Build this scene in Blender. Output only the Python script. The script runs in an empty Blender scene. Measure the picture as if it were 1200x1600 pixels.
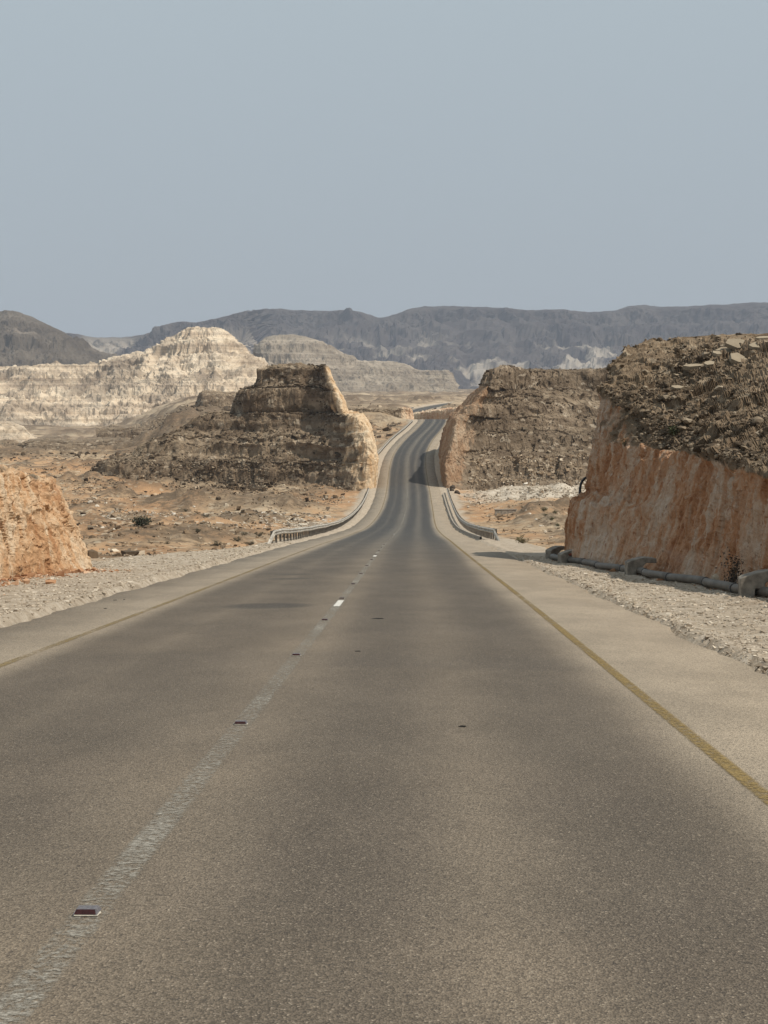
import bpy, math, random
import numpy as np
from mathutils import Vector, Matrix, Euler

random.seed(7); rng = np.random.default_rng(11)
scene = bpy.context.scene
C = scene.collection
R = math.radians

# ------------------------------------------------------------------ camera
F = 2350.0            # focal length in pixels of a 1200 x 1600 picture
EYE = 1.75            # eye height above the road; z = 0 is the road under the camera
PITCH = math.atan(175.0 / F)
cam_d = bpy.data.cameras.new('camera'); cam = bpy.data.objects.new('camera', cam_d); C.objects.link(cam)
cam.location = (0, 0, EYE); cam.rotation_euler = (math.pi / 2 - PITCH, 0, 0)
cam_d.sensor_fit = 'HORIZONTAL'; cam_d.sensor_width = 36; cam_d.lens = 36 * F / 1200
cam_d.clip_start = 0.1; cam_d.clip_end = 40000
scene.camera = cam
scene.render.resolution_x = 768; scene.render.resolution_y = 1024

# ------------------------------------------------------------------ light
SUN_EL = 53.0; SUN_AZ = 115.0      # azimuth clockwise from +Y (ahead); 90 = from the right
world = bpy.data.worlds.new('World'); scene.world = world; world.use_nodes = True
wn = world.node_tree; wn.nodes.clear()
sky = wn.nodes.new('ShaderNodeTexSky'); sky.sky_type = 'NISHITA'; sky.sun_disc = False
sky.sun_elevation = R(SUN_EL); sky.sun_rotation = R(SUN_AZ)
sky.air_density = 1.0; sky.dust_density = 1.5; sky.ozone_density = 2.0
bgn = wn.nodes.new('ShaderNodeBackground'); bgn.inputs[1].default_value = 0.07
mx = wn.nodes.new('ShaderNodeMix'); mx.data_type = 'RGBA'; mx.inputs[0].default_value = 0.86
# thin dust veil over the blue, a little greyer towards the horizon
tc = wn.nodes.new('ShaderNodeTexCoord'); sx = wn.nodes.new('ShaderNodeSeparateXYZ'); wn.links.new(tc.outputs['Generated'], sx.inputs[0])
rp = wn.nodes.new('ShaderNodeValToRGB'); rp.color_ramp.elements[0].position = 0.0; rp.color_ramp.elements[0].color = (.56, .615, .668, 1)
rp.color_ramp.elements[1].position = .28; rp.color_ramp.elements[1].color = (.69, .795, .845, 1)
wn.links.new(sx.outputs[2], rp.inputs[0])
mm = wn.nodes.new('ShaderNodeVectorMath'); mm.operation = 'SCALE'; mm.inputs['Scale'].default_value = 10.0
wn.links.new(rp.outputs[0], mm.inputs[0]); wn.links.new(mm.outputs[0], mx.inputs[7])
wo = wn.nodes.new('ShaderNodeOutputWorld')
wn.links.new(sky.outputs[0], mx.inputs[6]); wn.links.new(mx.outputs[2], bgn.inputs[0]); wn.links.new(bgn.outputs[0], wo.inputs[0])
sd = bpy.data.lights.new('sun', 'SUN'); sun = bpy.data.objects.new('sun', sd); C.objects.link(sun)
sd.energy = 4.3; sd.angle = R(0.6); sd.color = (1.0, 0.92, 0.80)
_sv = Vector((math.sin(R(SUN_AZ)) * math.cos(R(SUN_EL)), math.cos(R(SUN_AZ)) * math.cos(R(SUN_EL)), math.sin(R(SUN_EL))))
sun.rotation_euler = _sv.to_track_quat('Z', 'Y').to_euler()
sun.location = (60, 0, 80)
vs = scene.view_settings; vs.view_transform = 'Standard'; vs.look = 'None'; vs.exposure = 0.0; vs.gamma = 1.0
vs.use_curve_mapping = False

# ------------------------------------------------------------------ helpers
_cp, _sp = math.cos(PITCH), math.sin(PITCH)
def P(px, py, d):
    """point at distance d ahead that lies in the direction of a picture position"""
    x = (px - 600) / F; y = -(py - 800) / F
    wy = _cp + y * _sp; wz = -_sp + y * _cp
    return (x / wy * d, d, wz / wy * d + EYE)
def W(x, y, z): return (x, y, z + EYE)          # z relative to eye level

def _hash(ix, iy, iz, seed):
    with np.errstate(over='ignore'):
        h = (ix.astype(np.uint32) * np.uint32(0x8da6b343)) ^ (iy.astype(np.uint32) * np.uint32(0xd8163841)) ^ (iz.astype(np.uint32) * np.uint32(0xcb1ab31f)) ^ np.uint32((seed * 2654435761) & 0xffffffff)
        h ^= h >> np.uint32(15); h *= np.uint32(0x85ebca6b); h ^= h >> np.uint32(13); h *= np.uint32(0xc2b2ae35); h ^= h >> np.uint32(16)
    return h
def vnoise(p, seed=0):
    i = np.floor(p).astype(np.int64); f = p - i
    u = f * f * f * (f * (f * 6 - 15) + 10)
    out = 0
    for dx in (0, 1):
        wx = u[:, 0] if dx else 1 - u[:, 0]
        for dy in (0, 1):
            wy = u[:, 1] if dy else 1 - u[:, 1]
            for dz in (0, 1):
                wz = u[:, 2] if dz else 1 - u[:, 2]
                out = out + wx * wy * wz * (_hash(i[:, 0] + dx, i[:, 1] + dy, i[:, 2] + dz, seed) / 2147483648.0 - 1)
    return out
_rot = np.array(Euler((0.5, 0.8, 1.1)).to_matrix())
def fbm(p, octs=4, seed=0, gain=.5, rot=True):
    a, s, q = 1.0, 0, p
    for k in range(octs):
        s = s + a * vnoise(q, seed + k); a *= gain
        q = (q @ _rot.T if rot else q) * 2.03
    return s
def ridged(p, octs=4, seed=0, gain=.5, rot=True):
    a, s, q = 1.0, 0, p
    for k in range(octs):
        s = s + a * (1 - 2 * np.abs(vnoise(q, seed + k))); a *= gain
        q = (q @ _rot.T if rot else q) * 2.03
    return s
def worley(p, seed=0):
    i = np.floor(p).astype(np.int64); best = np.full(len(p), 9.0); cid = np.zeros(len(p))
    for dx in (-1, 0, 1):
        for dy in (-1, 0, 1):
            for dz in (-1, 0, 1):
                c = i + np.array((dx, dy, dz)); h = _hash(c[:, 0], c[:, 1], c[:, 2], seed)
                fx = (h & np.uint32(1023)) / 1023.0; fy = ((h >> np.uint32(10)) & np.uint32(1023)) / 1023.0; fz = ((h >> np.uint32(20)) & np.uint32(1023)) / 1023.0
                d = (c[:, 0] + fx - p[:, 0]) ** 2 + (c[:, 1] + fy - p[:, 1]) ** 2 + (c[:, 2] + fz - p[:, 2]) ** 2
                m = d < best; best = np.where(m, d, best); cid = np.where(m, (h >> np.uint32(8)) / 16777216.0, cid)
    return np.sqrt(best), cid
def sstep(a, b, x):
    t = np.clip((x - a) / (b - a), 0, 1); return t * t * (3 - 2 * t)

def np_mesh(name, V, Q, mat, attrs=None, uv=None, smooth=True, parent=None):
    """one mesh object from vertex and face arrays (faces all with the same corner count)"""
    me = bpy.data.meshes.new(name); V = np.asarray(V, np.float32); Q = np.asarray(Q, np.int32); n, k = Q.shape
    me.vertices.add(len(V)); me.vertices.foreach_set('co', V.ravel())
    me.loops.add(n * k); me.loops.foreach_set('vertex_index', Q.ravel())
    me.polygons.add(n); me.polygons.foreach_set('loop_start', np.arange(0, n * k, k, dtype=np.int32))
    me.polygons.foreach_set('use_smooth', np.full(n, smooth))
    for an, av in (attrs or {}).items():
        a = me.attributes.new(an, 'FLOAT', 'POINT'); a.data.foreach_set('value', np.asarray(av, np.float32))
    if uv is not None:
        l = me.uv_layers.new(name='uv'); l.data.foreach_set('uv', np.asarray(uv, np.float32)[Q.ravel()].ravel())
    me.update(calc_edges=True); me.validate()
    if mat: me.materials.append(mat)
    o = bpy.data.objects.new(name, me); C.objects.link(o)
    if parent: o.parent = parent
    return o
def grid_quads(nr, nc):
    a = np.arange(nr * nc).reshape(nr, nc)
    return np.stack([a[:-1, :-1], a[:-1, 1:], a[1:, 1:], a[1:, :-1]], -1).reshape(-1, 4)
def tag(o, label=None, cat=None, group=None, kind=None):
    if label: o['label'] = label
    if cat: o['category'] = cat
    if group: o['group'] = group
    if kind: o['kind'] = kind
    return o
def empty(name, loc, rz=0):
    o = bpy.data.objects.new(name, None); C.objects.link(o); o.location = loc; o.rotation_euler = (0, 0, rz); return o
def part(name, me, parent, loc=(0, 0, 0), rot=(0, 0, 0), scale=(1, 1, 1)):
    o = bpy.data.objects.new(name, me); C.objects.link(o); o.parent = parent
    o.location = loc; o.rotation_euler = rot; o.scale = scale; return o
class MB:
    """collects simple shapes into one mesh"""
    def __init__(s): s.v = []; s.f = []
    def add(s, v, f):
        b = len(s.v); s.v += [tuple(p) for p in v]; s.f += [tuple(b + i for i in q) for q in f]; return s
    def box(s, x0, x1, y0, y1, z0, z1):
        return s.add([(x0, y0, z0), (x1, y0, z0), (x1, y1, z0), (x0, y1, z0), (x0, y0, z1), (x1, y0, z1), (x1, y1, z1), (x0, y1, z1)],
                     [(3, 2, 1, 0), (4, 5, 6, 7), (0, 1, 5, 4), (1, 2, 6, 5), (2, 3, 7, 6), (3, 0, 4, 7)])
    def prism(s, prof, y0, y1):      # closed (x, z) outline swept along y
        n = len(prof); v = [(x, y0, z) for x, z in prof] + [(x, y1, z) for x, z in prof]
        f = [tuple(range(n))[::-1], tuple(range(n, 2 * n))] + [(i, (i + 1) % n, n + (i + 1) % n, n + i) for i in range(n)]
        return s.add(v, [q[::-1] for q in f])
    def tube(s, pts, rad, n=12):
        pts = [Vector(p) for p in pts]; v = []; f = []
        for k, p in enumerate(pts):
            t = (pts[min(k + 1, len(pts) - 1)] - pts[max(k - 1, 0)]).normalized()
            a = t.cross(Vector((0, 0, 1)));  a = a.normalized() if a.length > 1e-4 else Vector((1, 0, 0)); b = a.cross(t)
            r = rad[k] if hasattr(rad, '__len__') else rad
            v += [p + a * (r * math.cos(2 * math.pi * i / n)) + b * (r * math.sin(2 * math.pi * i / n)) for i in range(n)]
        for k in range(len(pts) - 1):
            for i in range(n): f.append((k * n + i, k * n + (i + 1) % n, (k + 1) * n + (i + 1) % n, (k + 1) * n + i))
        f.append(tuple(range(n))[::-1]); f.append(tuple((len(pts) - 1) * n + i for i in range(n)))
        return s.add(v, f)
    def mesh(s, name, mat, smooth=False):
        me = bpy.data.meshes.new(name); me.from_pydata(s.v, [], s.f); me.update()
        me.materials.append(mat)
        if smooth: me.polygons.foreach_set('use_smooth', [True] * len(me.polygons))
        return me

# ------------------------------------------------------------------ materials
class NT:
    def __init__(s, name, rough=.9, spec=.25):
        s.m = bpy.data.materials.new(name); s.m.use_nodes = True; s.t = s.m.node_tree; s.t.nodes.clear()
        s.out = s.t.nodes.new('ShaderNodeOutputMaterial'); s.b = s.t.nodes.new('ShaderNodeBsdfPrincipled')
        s.b.inputs['Roughness'].default_value = rough; s.b.inputs['Specular IOR Level'].default_value = spec
        s.t.links.new(s.b.outputs[0], s.out.inputs[0])
        g = s.t.nodes.new('ShaderNodeNewGeometry'); s.pos = g.outputs['Position']; s.nrm = g.outputs['Normal']
    def put(s, sock, v):
        if isinstance(v, (int, float)): sock.default_value = v
        elif isinstance(v, tuple): sock.default_value = v if len(v) == 4 or sock.type == 'VECTOR' else v + (1,)
        else: s.t.links.new(v, sock)
    def mp(s, scale, vec=None, loc=(0, 0, 0)):
        n = s.t.nodes.new('ShaderNodeMapping'); n.inputs['Scale'].default_value = scale; n.inputs['Location'].default_value = loc
        s.t.links.new(vec or s.pos, n.inputs[0]); return n.outputs[0]
    def noise(s, scale=1, detail=6, rough=.6, vec=None, dist=0):
        n = s.t.nodes.new('ShaderNodeTexNoise'); n.inputs['Scale'].default_value = scale; n.inputs['Detail'].default_value = detail
        n.inputs['Roughness'].default_value = rough; n.inputs['Distortion'].default_value = dist
        s.t.links.new(vec or s.pos, n.inputs['Vector']); return n.outputs[0]
    def voro(s, scale=1, vec=None, out='Color', feat='F1'):
        n = s.t.nodes.new('ShaderNodeTexVoronoi'); n.inputs['Scale'].default_value = scale; n.feature = feat
        s.t.links.new(vec or s.pos, n.inputs['Vector']); return n.outputs[out]
    def math(s, op, a, b=0.0, c=None):
        n = s.t.nodes.new('ShaderNodeMath'); n.operation = op; s.put(n.inputs[0], a); s.put(n.inputs[1], b)
        if c is not None: s.put(n.inputs[2], c)
        return n.outputs[0]
    def rng(s, v, a, b, lo=0.0, hi=1.0):
        n = s.t.nodes.new('ShaderNodeMapRange'); n.interpolation_type = 'SMOOTHSTEP'
        s.put(n.inputs[0], v); n.inputs[1].default_value = a; n.inputs[2].default_value = b; n.inputs[3].default_value = lo; n.inputs[4].default_value = hi
        return n.outputs[0]
    def mix(s, f, a, b, mode='MIX'):
        n = s.t.nodes.new('ShaderNodeMix'); n.data_type = 'RGBA'; n.blend_type = mode
        s.put(n.inputs[0], f); s.put(n.inputs[6], a); s.put(n.inputs[7], b); return n.outputs[2]
    def ramp(s, f, stops):
        n = s.t.nodes.new('ShaderNodeValToRGB'); e = n.color_ramp.elements
        while len(e) < len(stops): e.new(0.5)
        for k, (p, c) in enumerate(stops): e[k].position = p; e[k].color = c + (1,)
        s.put(n.inputs[0], f); return n.outputs[0]
    def attr(s, name):
        n = s.t.nodes.new('ShaderNodeAttribute'); n.attribute_name = name; return n.outputs['Fac']
    def xyz(s, v):
        n = s.t.nodes.new('ShaderNodeSeparateXYZ'); s.t.links.new(v, n.inputs[0]); return n.outputs
    def bump(s, h, strength=.5, dist=.1, prev=None):
        n = s.t.nodes.new('ShaderNodeBump'); n.inputs['Strength'].default_value = strength; n.inputs['Distance'].default_value = dist
        s.put(n.inputs['Height'], h)
        if prev: s.t.links.new(prev, n.inputs['Normal'])
        return n.outputs[0]
    def done(s, col, normal=None):
        s.put(s.b.inputs['Base Color'], col)
        if normal: s.t.links.new(normal, s.b.inputs['Normal'])
        return s.m

def plain(name, col, rough=.8, metal=0.0, var=.25, scale=8.0):
    n = NT(name, rough); n.b.inputs['Metallic'].default_value = metal
    k = n.rng(n.noise(scale, 5), .3, .7, 1 - var, 1 + var)
    return n.done(n.mix(1.0, col, k, 'MULTIPLY'), n.bump(n.noise(scale * 4, 4), .3, .01))

def rock_material(name, s=1.0, nat=None, cut=None):
    """weathered brown rock; where 'cut' is 1 a fresh road cut shows the orange rock inside"""
    n = NT(name, .95, .12)
    d, m, l, p = nat or ((.085, .062, .043), (.17, .128, .09), (.26, .205, .145), (.46, .39, .30))
    a = n.noise(.55 / s, 9, .66); st = n.noise(1.0, 5, .6, n.mp((.05 / s, .05 / s, 1.1 / s)))
    f = n.math('ADD', n.math('MULTIPLY', a, .65), n.math('MULTIPLY', st, .35))
    col = n.ramp(f, [(.33, d), (.46, m), (.58, l), (.74, p)])
    cell = n.xyz(n.voro(2.6 / s, n.mp((1, 1, 1.6)), 'Color'))[0]
    col = n.mix(n.rng(cell, .88, .99, 0, .55), col, p)
    col = n.mix(n.rng(cell, .30, .05, 0, .5), col, d)
    up = n.xyz(n.nrm)[2]
    dustm = n.math('MULTIPLY', n.rng(up, .55, .95), n.rng(n.noise(.5 / s, 6), .42, .62))
    col = n.mix(n.math('MULTIPLY', dustm, .40), col, (.30, .235, .16))
    co, cl, cd, cw = cut or ((.44, .235, .125), (.48, .33, .225), (.27, .115, .052), (.55, .45, .36))
    vst = n.noise(1.0, 9, .68, n.mp((2.2 / s, 2.2 / s, .22 / s)), .5)
    big = n.noise(.22 / s, 4, .55)
    cc = n.ramp(n.math('ADD', n.math('MULTIPLY', vst, .55), n.math('MULTIPLY', big, .45)), [(.38, cd), (.47, co), (.53, cl), (.62, cw)])
    sp = n.noise(5.0 / s, 6, .7, n.mp((1, 1, .55)))
    cc = n.mix(n.rng(sp, .56, .70, 0, .75), cc, cw); cc = n.mix(n.rng(sp, .45, .32, 0, .85), cc, cd)
    pk = n.noise(9.0 / s, 4, .6, n.mp((1, 1, .35))); cc = n.mix(n.rng(pk, .36, .28, 0, .8), cc, tuple(v * .45 for v in cd))
    lay = n.noise(1.0, 4, .6, n.mp((.04 / s, .04 / s, .8 / s)))
    cc = n.mix(n.rng(lay, .52, .70, 0, .35), cc, cw)
    c = n.math('ADD', n.attr('cut'), n.math('MULTIPLY', n.math('SUBTRACT', n.noise(1.3 / s, 5), .5), 1.3))
    col = n.mix(n.rng(c, .38, .62), col, cc)
    b = n.bump(n.noise(4.0 / s, 8, .72), .75, .22 * s)
    return n.done(col, n.bump(n.voro(7.0 / s, None, 'Distance'), .45, .05 * s, b))

M = {}
M['rock_near'] = rock_material('weathered rock and orange road cut', 1.0, nat=((.09, .063, .042), (.19, .138, .091), (.285, .214, .145), (.46, .375, .275)))
M['rock_left'] = rock_material('bright orange road cut', 1.0, cut=((.55, .345, .195), (.62, .455, .30), (.40, .21, .105), (.70, .59, .45)))
M['rock_mesa'] = rock_material('dark weathered mesa rock', 2.6, nat=((.072, .051, .034), (.165, .121, .082), (.29, .222, .153), (.52, .435, .33)),
                               cut=((.52, .35, .20), (.62, .46, .30), (.40, .24, .13), (.70, .58, .42)))
M['rock_mesa_r'] = rock_material('grey brown mesa rock', 2.6, nat=((.075, .055, .038), (.16, .12, .083), (.265, .205, .145), (.50, .425, .33)),
                                 cut=((.30, .19, .115), (.36, .245, .16), (.22, .13, .075), (.45, .35, .25)))

def ground_material():
    n = NT('desert soil', .95, .1)
    wv = n.mp((1, .45, 1))
    a = n.noise(.045, 8, .62, wv); b = n.noise(.22, 7, .65, wv); c = n.noise(.9, 8, .7)
    org, tan, brn, dk, pale = (.44, .265, .145), (.40, .29, .185), (.24, .155, .09), (.125, .088, .058), (.54, .45, .33)
    col = n.ramp(n.math('ADD', n.math('MULTIPLY', a, .6), n.math('MULTIPLY', b, .4)), [(.36, brn), (.45, org), (.53, tan), (.64, pale)])
    col = n.mix(n.rng(n.math('ADD', n.math('MULTIPLY', b, .5), n.math('MULTIPLY', c, .5)), .495, .585, 0, .85), col, dk)
    sp = n.xyz(n.voro(1.6, None, 'Color'))[0]
    col = n.mix(n.rng(sp, .86, .98, 0, .7), col, pale)
    col = n.mix(n.math('MULTIPLY', n.attr('far'), .85), col, n.ramp(n.noise(1.0, 6, .65, n.mp((.012, .022, .2))), [(.36, (.16, .12, .085)), (.47, (.30, .235, .165)), (.60, (.46, .37, .26))]))
    col = n.mix(n.math('MULTIPLY', n.attr('dark'), n.rng(c, .35, .6, .55, 1)), col, (.14, .103, .07))
    col = n.mix(n.attr('pale'), col, n.ramp(n.noise(1.2, 8, .7), [(.35, (.34, .28, .215)), (.5, (.50, .435, .35)), (.66, (.62, .56, .47))]))
    col = n.mix(n.attr('verge'), col, n.ramp(n.noise(3.0, 8, .7), [(.33, (.29, .235, .175)), (.5, (.42, .35, .27)), (.66, (.54, .47, .38))]))
    bb = n.bump(n.noise(1.1, 9, .7), .8, .35)
    return n.done(col, n.bump(n.noise(9.0, 6, .7), .6, .04, bb))
M['ground'] = ground_material()

# ------------------------------------------------------------------ the road line
def smooth_table(xs, ys):
    xs = np.array(xs, float); ys = np.array(ys, float)
    h = np.diff(xs); dl = np.diff(ys) / h; m = np.zeros(len(xs)); m[0], m[-1] = dl[0], dl[-1]
    m[1:-1] = (dl[:-1] * h[1:] + dl[1:] * h[:-1]) / (h[1:] + h[:-1])
    def f(x):
        x = np.asarray(x, float); xc = np.clip(x, xs[0], xs[-1]); i = np.clip(np.searchsorted(xs, xc) - 1, 0, len(xs) - 2)
        t = (xc - xs[i]) / h[i]
        y = ys[i] * (2 * t**3 - 3 * t**2 + 1) + m[i] * h[i] * (t**3 - 2 * t**2 + t) + ys[i + 1] * (3 * t**2 - 2 * t**3) + m[i + 1] * h[i] * (t**3 - t**2)
        return y + np.where(x < xs[0], (x - xs[0]) * m[0], 0) + np.where(x > xs[-1], (x - xs[-1]) * m[-1], 0)
    return f
road_z0 = smooth_table([0, 40, 80, 120, 150, 175, 200, 225, 250, 290, 340, 390, 425, 450, 480, 520, 580, 650, 720, 800, 1000, 1400],
                       [-1.75, -4.67, -7.6, -10.6, -12.65, -13.9, -14.65, -14.8, -14.35, -12.75, -10.5, -8.2, -6.7, -5.9, -6.1, -7.4, -8.0, -6.3, -4.6, -3.6, -1.6, 1.0])
road_z = lambda y: road_z0(y) + EYE
road_x = smooth_table([0, 30, 55, 76, 94, 120, 163, 206, 240, 265, 290, 320, 360, 410, 445, 480, 520, 580, 650, 720, 800, 1000, 1400],
                      [-1.40, -.80, -.37, .03, .42, .95, 1.95, 3.05, 3.72, 4.05, 4.45, 5.4, 8.1, 12.6, 15.0, 15.4, 14.0, 11.5, 12.8, 17.5, 25.5, 50, 120])

# ------------------------------------------------------------------ ground
def terrace(z, seed, th, k=2.4):
    """bedding: maps height so that hard beds stand as small cliffs and soft beds lie back as ledges"""
    g = np.arange(-120, 420, th * .04); q = np.zeros((len(g), 3)); q[:, 2] = g / th; q[:, 0] = seed * 3.7
    r = np.exp(k * np.tanh(2.2 * (vnoise(q, seed) + .5 * vnoise(q * 2.3, seed + 1)))); c = np.cumsum(r) * th * .04
    m = int(1.6 / .04); box = lambda v: np.convolve(np.pad(v, m, 'edge'), np.ones(2 * m) / (2 * m), 'same')[m: m + len(g)]
    dv = np.cumsum(r / box(r) - 1) * th * .04; dv -= box(dv)
    return np.interp(z, g, g + dv)
zc_t = smooth_table([-30, 0, 50, 80, 109, 160, 200, 240, 300, 340, 380, 420, 450, 480, 520, 600, 800, 1200, 2000, 3000, 4300, 7000],
                    [.5, -1.7, -5.5, -8.3, -11.0, -13.4, -14.6, -14.9, -13.6, -12.8, -10.8, -8.0, -6.2, -5.0, -4.6, -4.0, -2.4, .4, 7.5, 18, 25, 30])
zl_t = smooth_table([-30, 0, 50, 80, 109, 160, 200, 240, 290, 350, 450, 500, 540, 600, 800, 1100, 1300, 1700, 2300, 3000, 4300, 7000],
                    [.5, -1.7, -5.5, -8.3, -11.0, -13.4, -14.6, -14.9, -13.8, -15.2, -17.2, -18.0, -19.0, -24, -27, -25, -22, -10, 5, 18, 25, 30])
def ground_base(x, y):
    a = x / np.maximum(y, 60.0)
    k = sstep(-.185, -.125, a)
    zv = zl_t(y) * (1 - k) + zc_t(y) * k
    u = x - road_x(y); au = np.abs(u); rz = road_z0(y)
    on = sstep(-20, 0, y) * 1.0
    flat = np.where(u > 0, 8.0, 7.2) + np.where((u < 0) & (y < 80), 4.5 * sstep(80, 45, y), 0)
    # a bank of 1:1.6 from the verge down (or up) to the land beside it
    rise = np.clip(zv - rz, -(au - flat) / 1.7, (au - flat) / 1.7)
    z = np.where(au < flat, rz, rz + rise)
    return z + EYE, u, au
def ground_height(x, y, fine=True):
    z, u, au = ground_base(x, y)
    p = np.stack([x, y, np.zeros_like(x)], -1)
    off = sstep(8.5, 16, au)
    hh = fbm(p / np.array((26, 15, 1)), 4, 3) * 3.2; fr = hh - np.floor(hh)
    hh = (np.floor(hh) + sstep(.72, .98, fr)) / 3.2                       # small rock steps
    z = z + off * (hh * .8 * np.clip(y / 220, .35, 2.2) + fbm(p / 4.5, 4, 9) * .16 * np.clip(y / 150, .5, 3))
    z = z + off * sstep(420, 560, y) * (np.clip(ridged(p / np.array((90, 40, 1)), 4, 21) - .35, -1, 1)) * np.clip(y / 500, 0, 4) * .7
    low = np.clip(ridged(p / np.array((38, 17, 1)), 4, 33) - .55, 0, 1)
    z = z + off * low * (1.3 + .8 * fbm(p / 2.2, 3, 35)) * sstep(90, 150, y)
    k = off * sstep(330, 380, y) * sstep(1500, 900, y) * .85
    z = z * (1 - k) + terrace(z + fbm(p / 30, 2, 77) * .5, 71, 2.2) * k
    z = z + (1 - off) * sstep(5.2, 6.2, au) * (fbm(p / .8, 3, 5) * .03 - .13)
    z = np.where(au < 5.4, z - .22, z - .22 * (1 - sstep(5.2, 5.6, au)))
    return z, u, au, low * off
def build_ground():
    nr, nc = 580, 460
    t = np.linspace(0, 1, nr); y = 15 * np.exp(t * math.log((9000 + 15 + 25) / 15.0)) - 15 - 25
    half = 42 + .46 * np.maximum(y, 0)
    cc = np.linspace(-1, 1, nc); cc = .55 * cc + .45 * cc ** 3
    X = (half[:, None] * cc[None] + road_x(np.clip(y, 0, 300))[:, None]).ravel(); Y = np.repeat(y, nc)
    z, u, au, low = ground_height(X, Y)
    p = np.stack([X, Y, np.zeros_like(X)], -1)
    q = fbm(p / 3.0, 3, 50)
    inn = np.where((u < 0) & (Y < 90), 11.0, 9.0)
    verge = (1 - sstep(inn - 1.2, inn + .6, au + q * .8)) * (1 - sstep(95, 125, Y + q * 8) * sstep(7.2, 8.2, au + q * .5))
    # white rubble spread below the grey brown mesa, and pale patches on the left plain
    pale = np.exp(-((X - 27) / 11) ** 2 - ((Y - 236) / 20) ** 2) * 1.7
    pale = pale + .9 * np.exp(-((X + 25) / 9) ** 2 - ((Y - 232) / 10) ** 2)
    pale = np.clip(pale + q * .45, 0, 1) * (pale > .12)
    dark = np.clip(low * 1.6 + q * .3, 0, 1) * (low > .04)
    ang = X / np.maximum(Y, 50)
    dark = np.maximum(dark, np.clip(1.25 * sstep(330, 400, Y) * sstep(720, 600, Y) * sstep(-.20, -.165, ang) * sstep(-.02, -.06, ang) + q * .7 - .3, 0, 1))
    dark = np.maximum(dark, np.clip(np.exp(-((Y - 470) / 60) ** 2) * sstep(-.10, -.19, X / np.maximum(Y, 50)) * 1.3 + q * .5 - .2, 0, 1))
    o = np_mesh('ground', np.stack([X, Y, z], -1), grid_quads(nr, nc), M['ground'],
                {'verge': verge, 'pale': pale, 'dark': dark, 'far': sstep(380, 560, Y)})
    return tag(o, kind='structure')
build_ground()

# ------------------------------------------------------------------ road
def road_material():
    n = NT('worn dusty asphalt', .82, .3)
    uvn = n.t.nodes.new('ShaderNodeUVMap'); uvn.uv_map = 'uv'; uv = uvn.outputs[0]
    s = n.xyz(uv); u, v = s[0], s[1]
    wob = n.math('MULTIPLY', n.math('SUBTRACT', n.noise(1.0, 3, .5, n.mp((.35, .02, 1), uv)), .5), .7)
    uu = n.math('ADD', u, wob)
    def track(c, w):
        return n.rng(n.math('ABSOLUTE', n.math('SUBTRACT', uu, c)), w, w * .15)
    tr = n.math('MAXIMUM', n.math('MAXIMUM', track(.95, .85), track(2.55, .95)), n.math('MULTIPLY', n.math('MAXIMUM', track(-1.25, 1.05), track(-2.4, 1.1)), .92))
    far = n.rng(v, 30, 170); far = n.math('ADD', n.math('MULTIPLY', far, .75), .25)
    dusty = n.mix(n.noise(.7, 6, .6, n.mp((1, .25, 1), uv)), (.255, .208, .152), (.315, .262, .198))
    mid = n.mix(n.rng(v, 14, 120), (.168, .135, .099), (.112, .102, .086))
    dark = n.mix(n.rng(v, 10, 105), (.084, .068, .052), (.040, .041, .042))  # both asphalt tones get darker with distance along the road
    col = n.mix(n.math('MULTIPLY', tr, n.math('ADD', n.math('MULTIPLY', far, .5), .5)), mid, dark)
    # bands of slightly darker asphalt, each starting at a cross joint
    joint = n.rng(n.noise(1.0, 1, .4, n.mp((.015, .11, 1), uv)), .46, .52)
    col = n.mix(n.math('MULTIPLY', joint, .16), col, (.07, .062, .053))
    col = n.mix(n.math('MULTIPLY', n.rng(v, 16.4, 16.9), n.math('MULTIPLY', n.rng(u, .1, .6), .20)), col, (.06, .053, .047))
    edge = n.math('MAXIMUM', n.rng(uu, 3.0, 3.75), n.rng(uu, -2.75, -3.45))
    col = n.mix(edge, col, dusty)
    # oil stains in the left lane
    def stain(u0, v0, a, b, k):
        q = n.math('ADD', n.math('POWER', n.math('DIVIDE', n.math('SUBTRACT', uu, u0), a), 2.0), n.math('POWER', n.math('DIVIDE', n.math('SUBTRACT', v, v0), b), 2.0))
        return n.rng(q, 1.25, .3, 0, k)
    st = n.math('MAXIMUM', stain(-1.3, 27.4, .8, .9, .75), n.math('MAXIMUM', stain(-1.75, 38.4, .6, .6, .6), stain(-1.8, 41.0, .55, .6, .6)))
    col = n.mix(st, col, (.055, .049, .043))
    blot = n.noise(.8, 7, .65, n.mp((1, .5, 1), uv))
    col = n.mix(1.0, col, n.rng(blot, .3, .7, .86, 1.14), 'MULTIPLY')
    vc = n.xyz(n.voro(115, n.mp((1, .75, 1), uv), 'Color'))
    col = n.mix(1.0, col, n.rng(vc[0], 0, 1, .68, 1.32), 'MULTIPLY')
    col = n.mix(n.rng(vc[1], .93, .99, 0, .55), col, (.36, .30, .23))
    pit = n.noise(34, 3, .6, n.mp((1, .6, 1), uv))
    col = n.mix(n.rng(pit, .60, .68, 0, .7), col, (.05, .042, .035))
    crk = n.noise(1.0, 2, .5, n.mp((18, 55, 1), uv))
    col = n.mix(n.rng(crk, .655, .70, 0, .75), col, (.045, .04, .035))
    b = n.bump(n.math('SUBTRACT', n.voro(115, n.mp((1, .75, 1), uv), 'Distance'), n.math('MULTIPLY', pit, .8)), .55, .012)
    return n.done(col, b)
M['asphalt'] = road_material()
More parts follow.
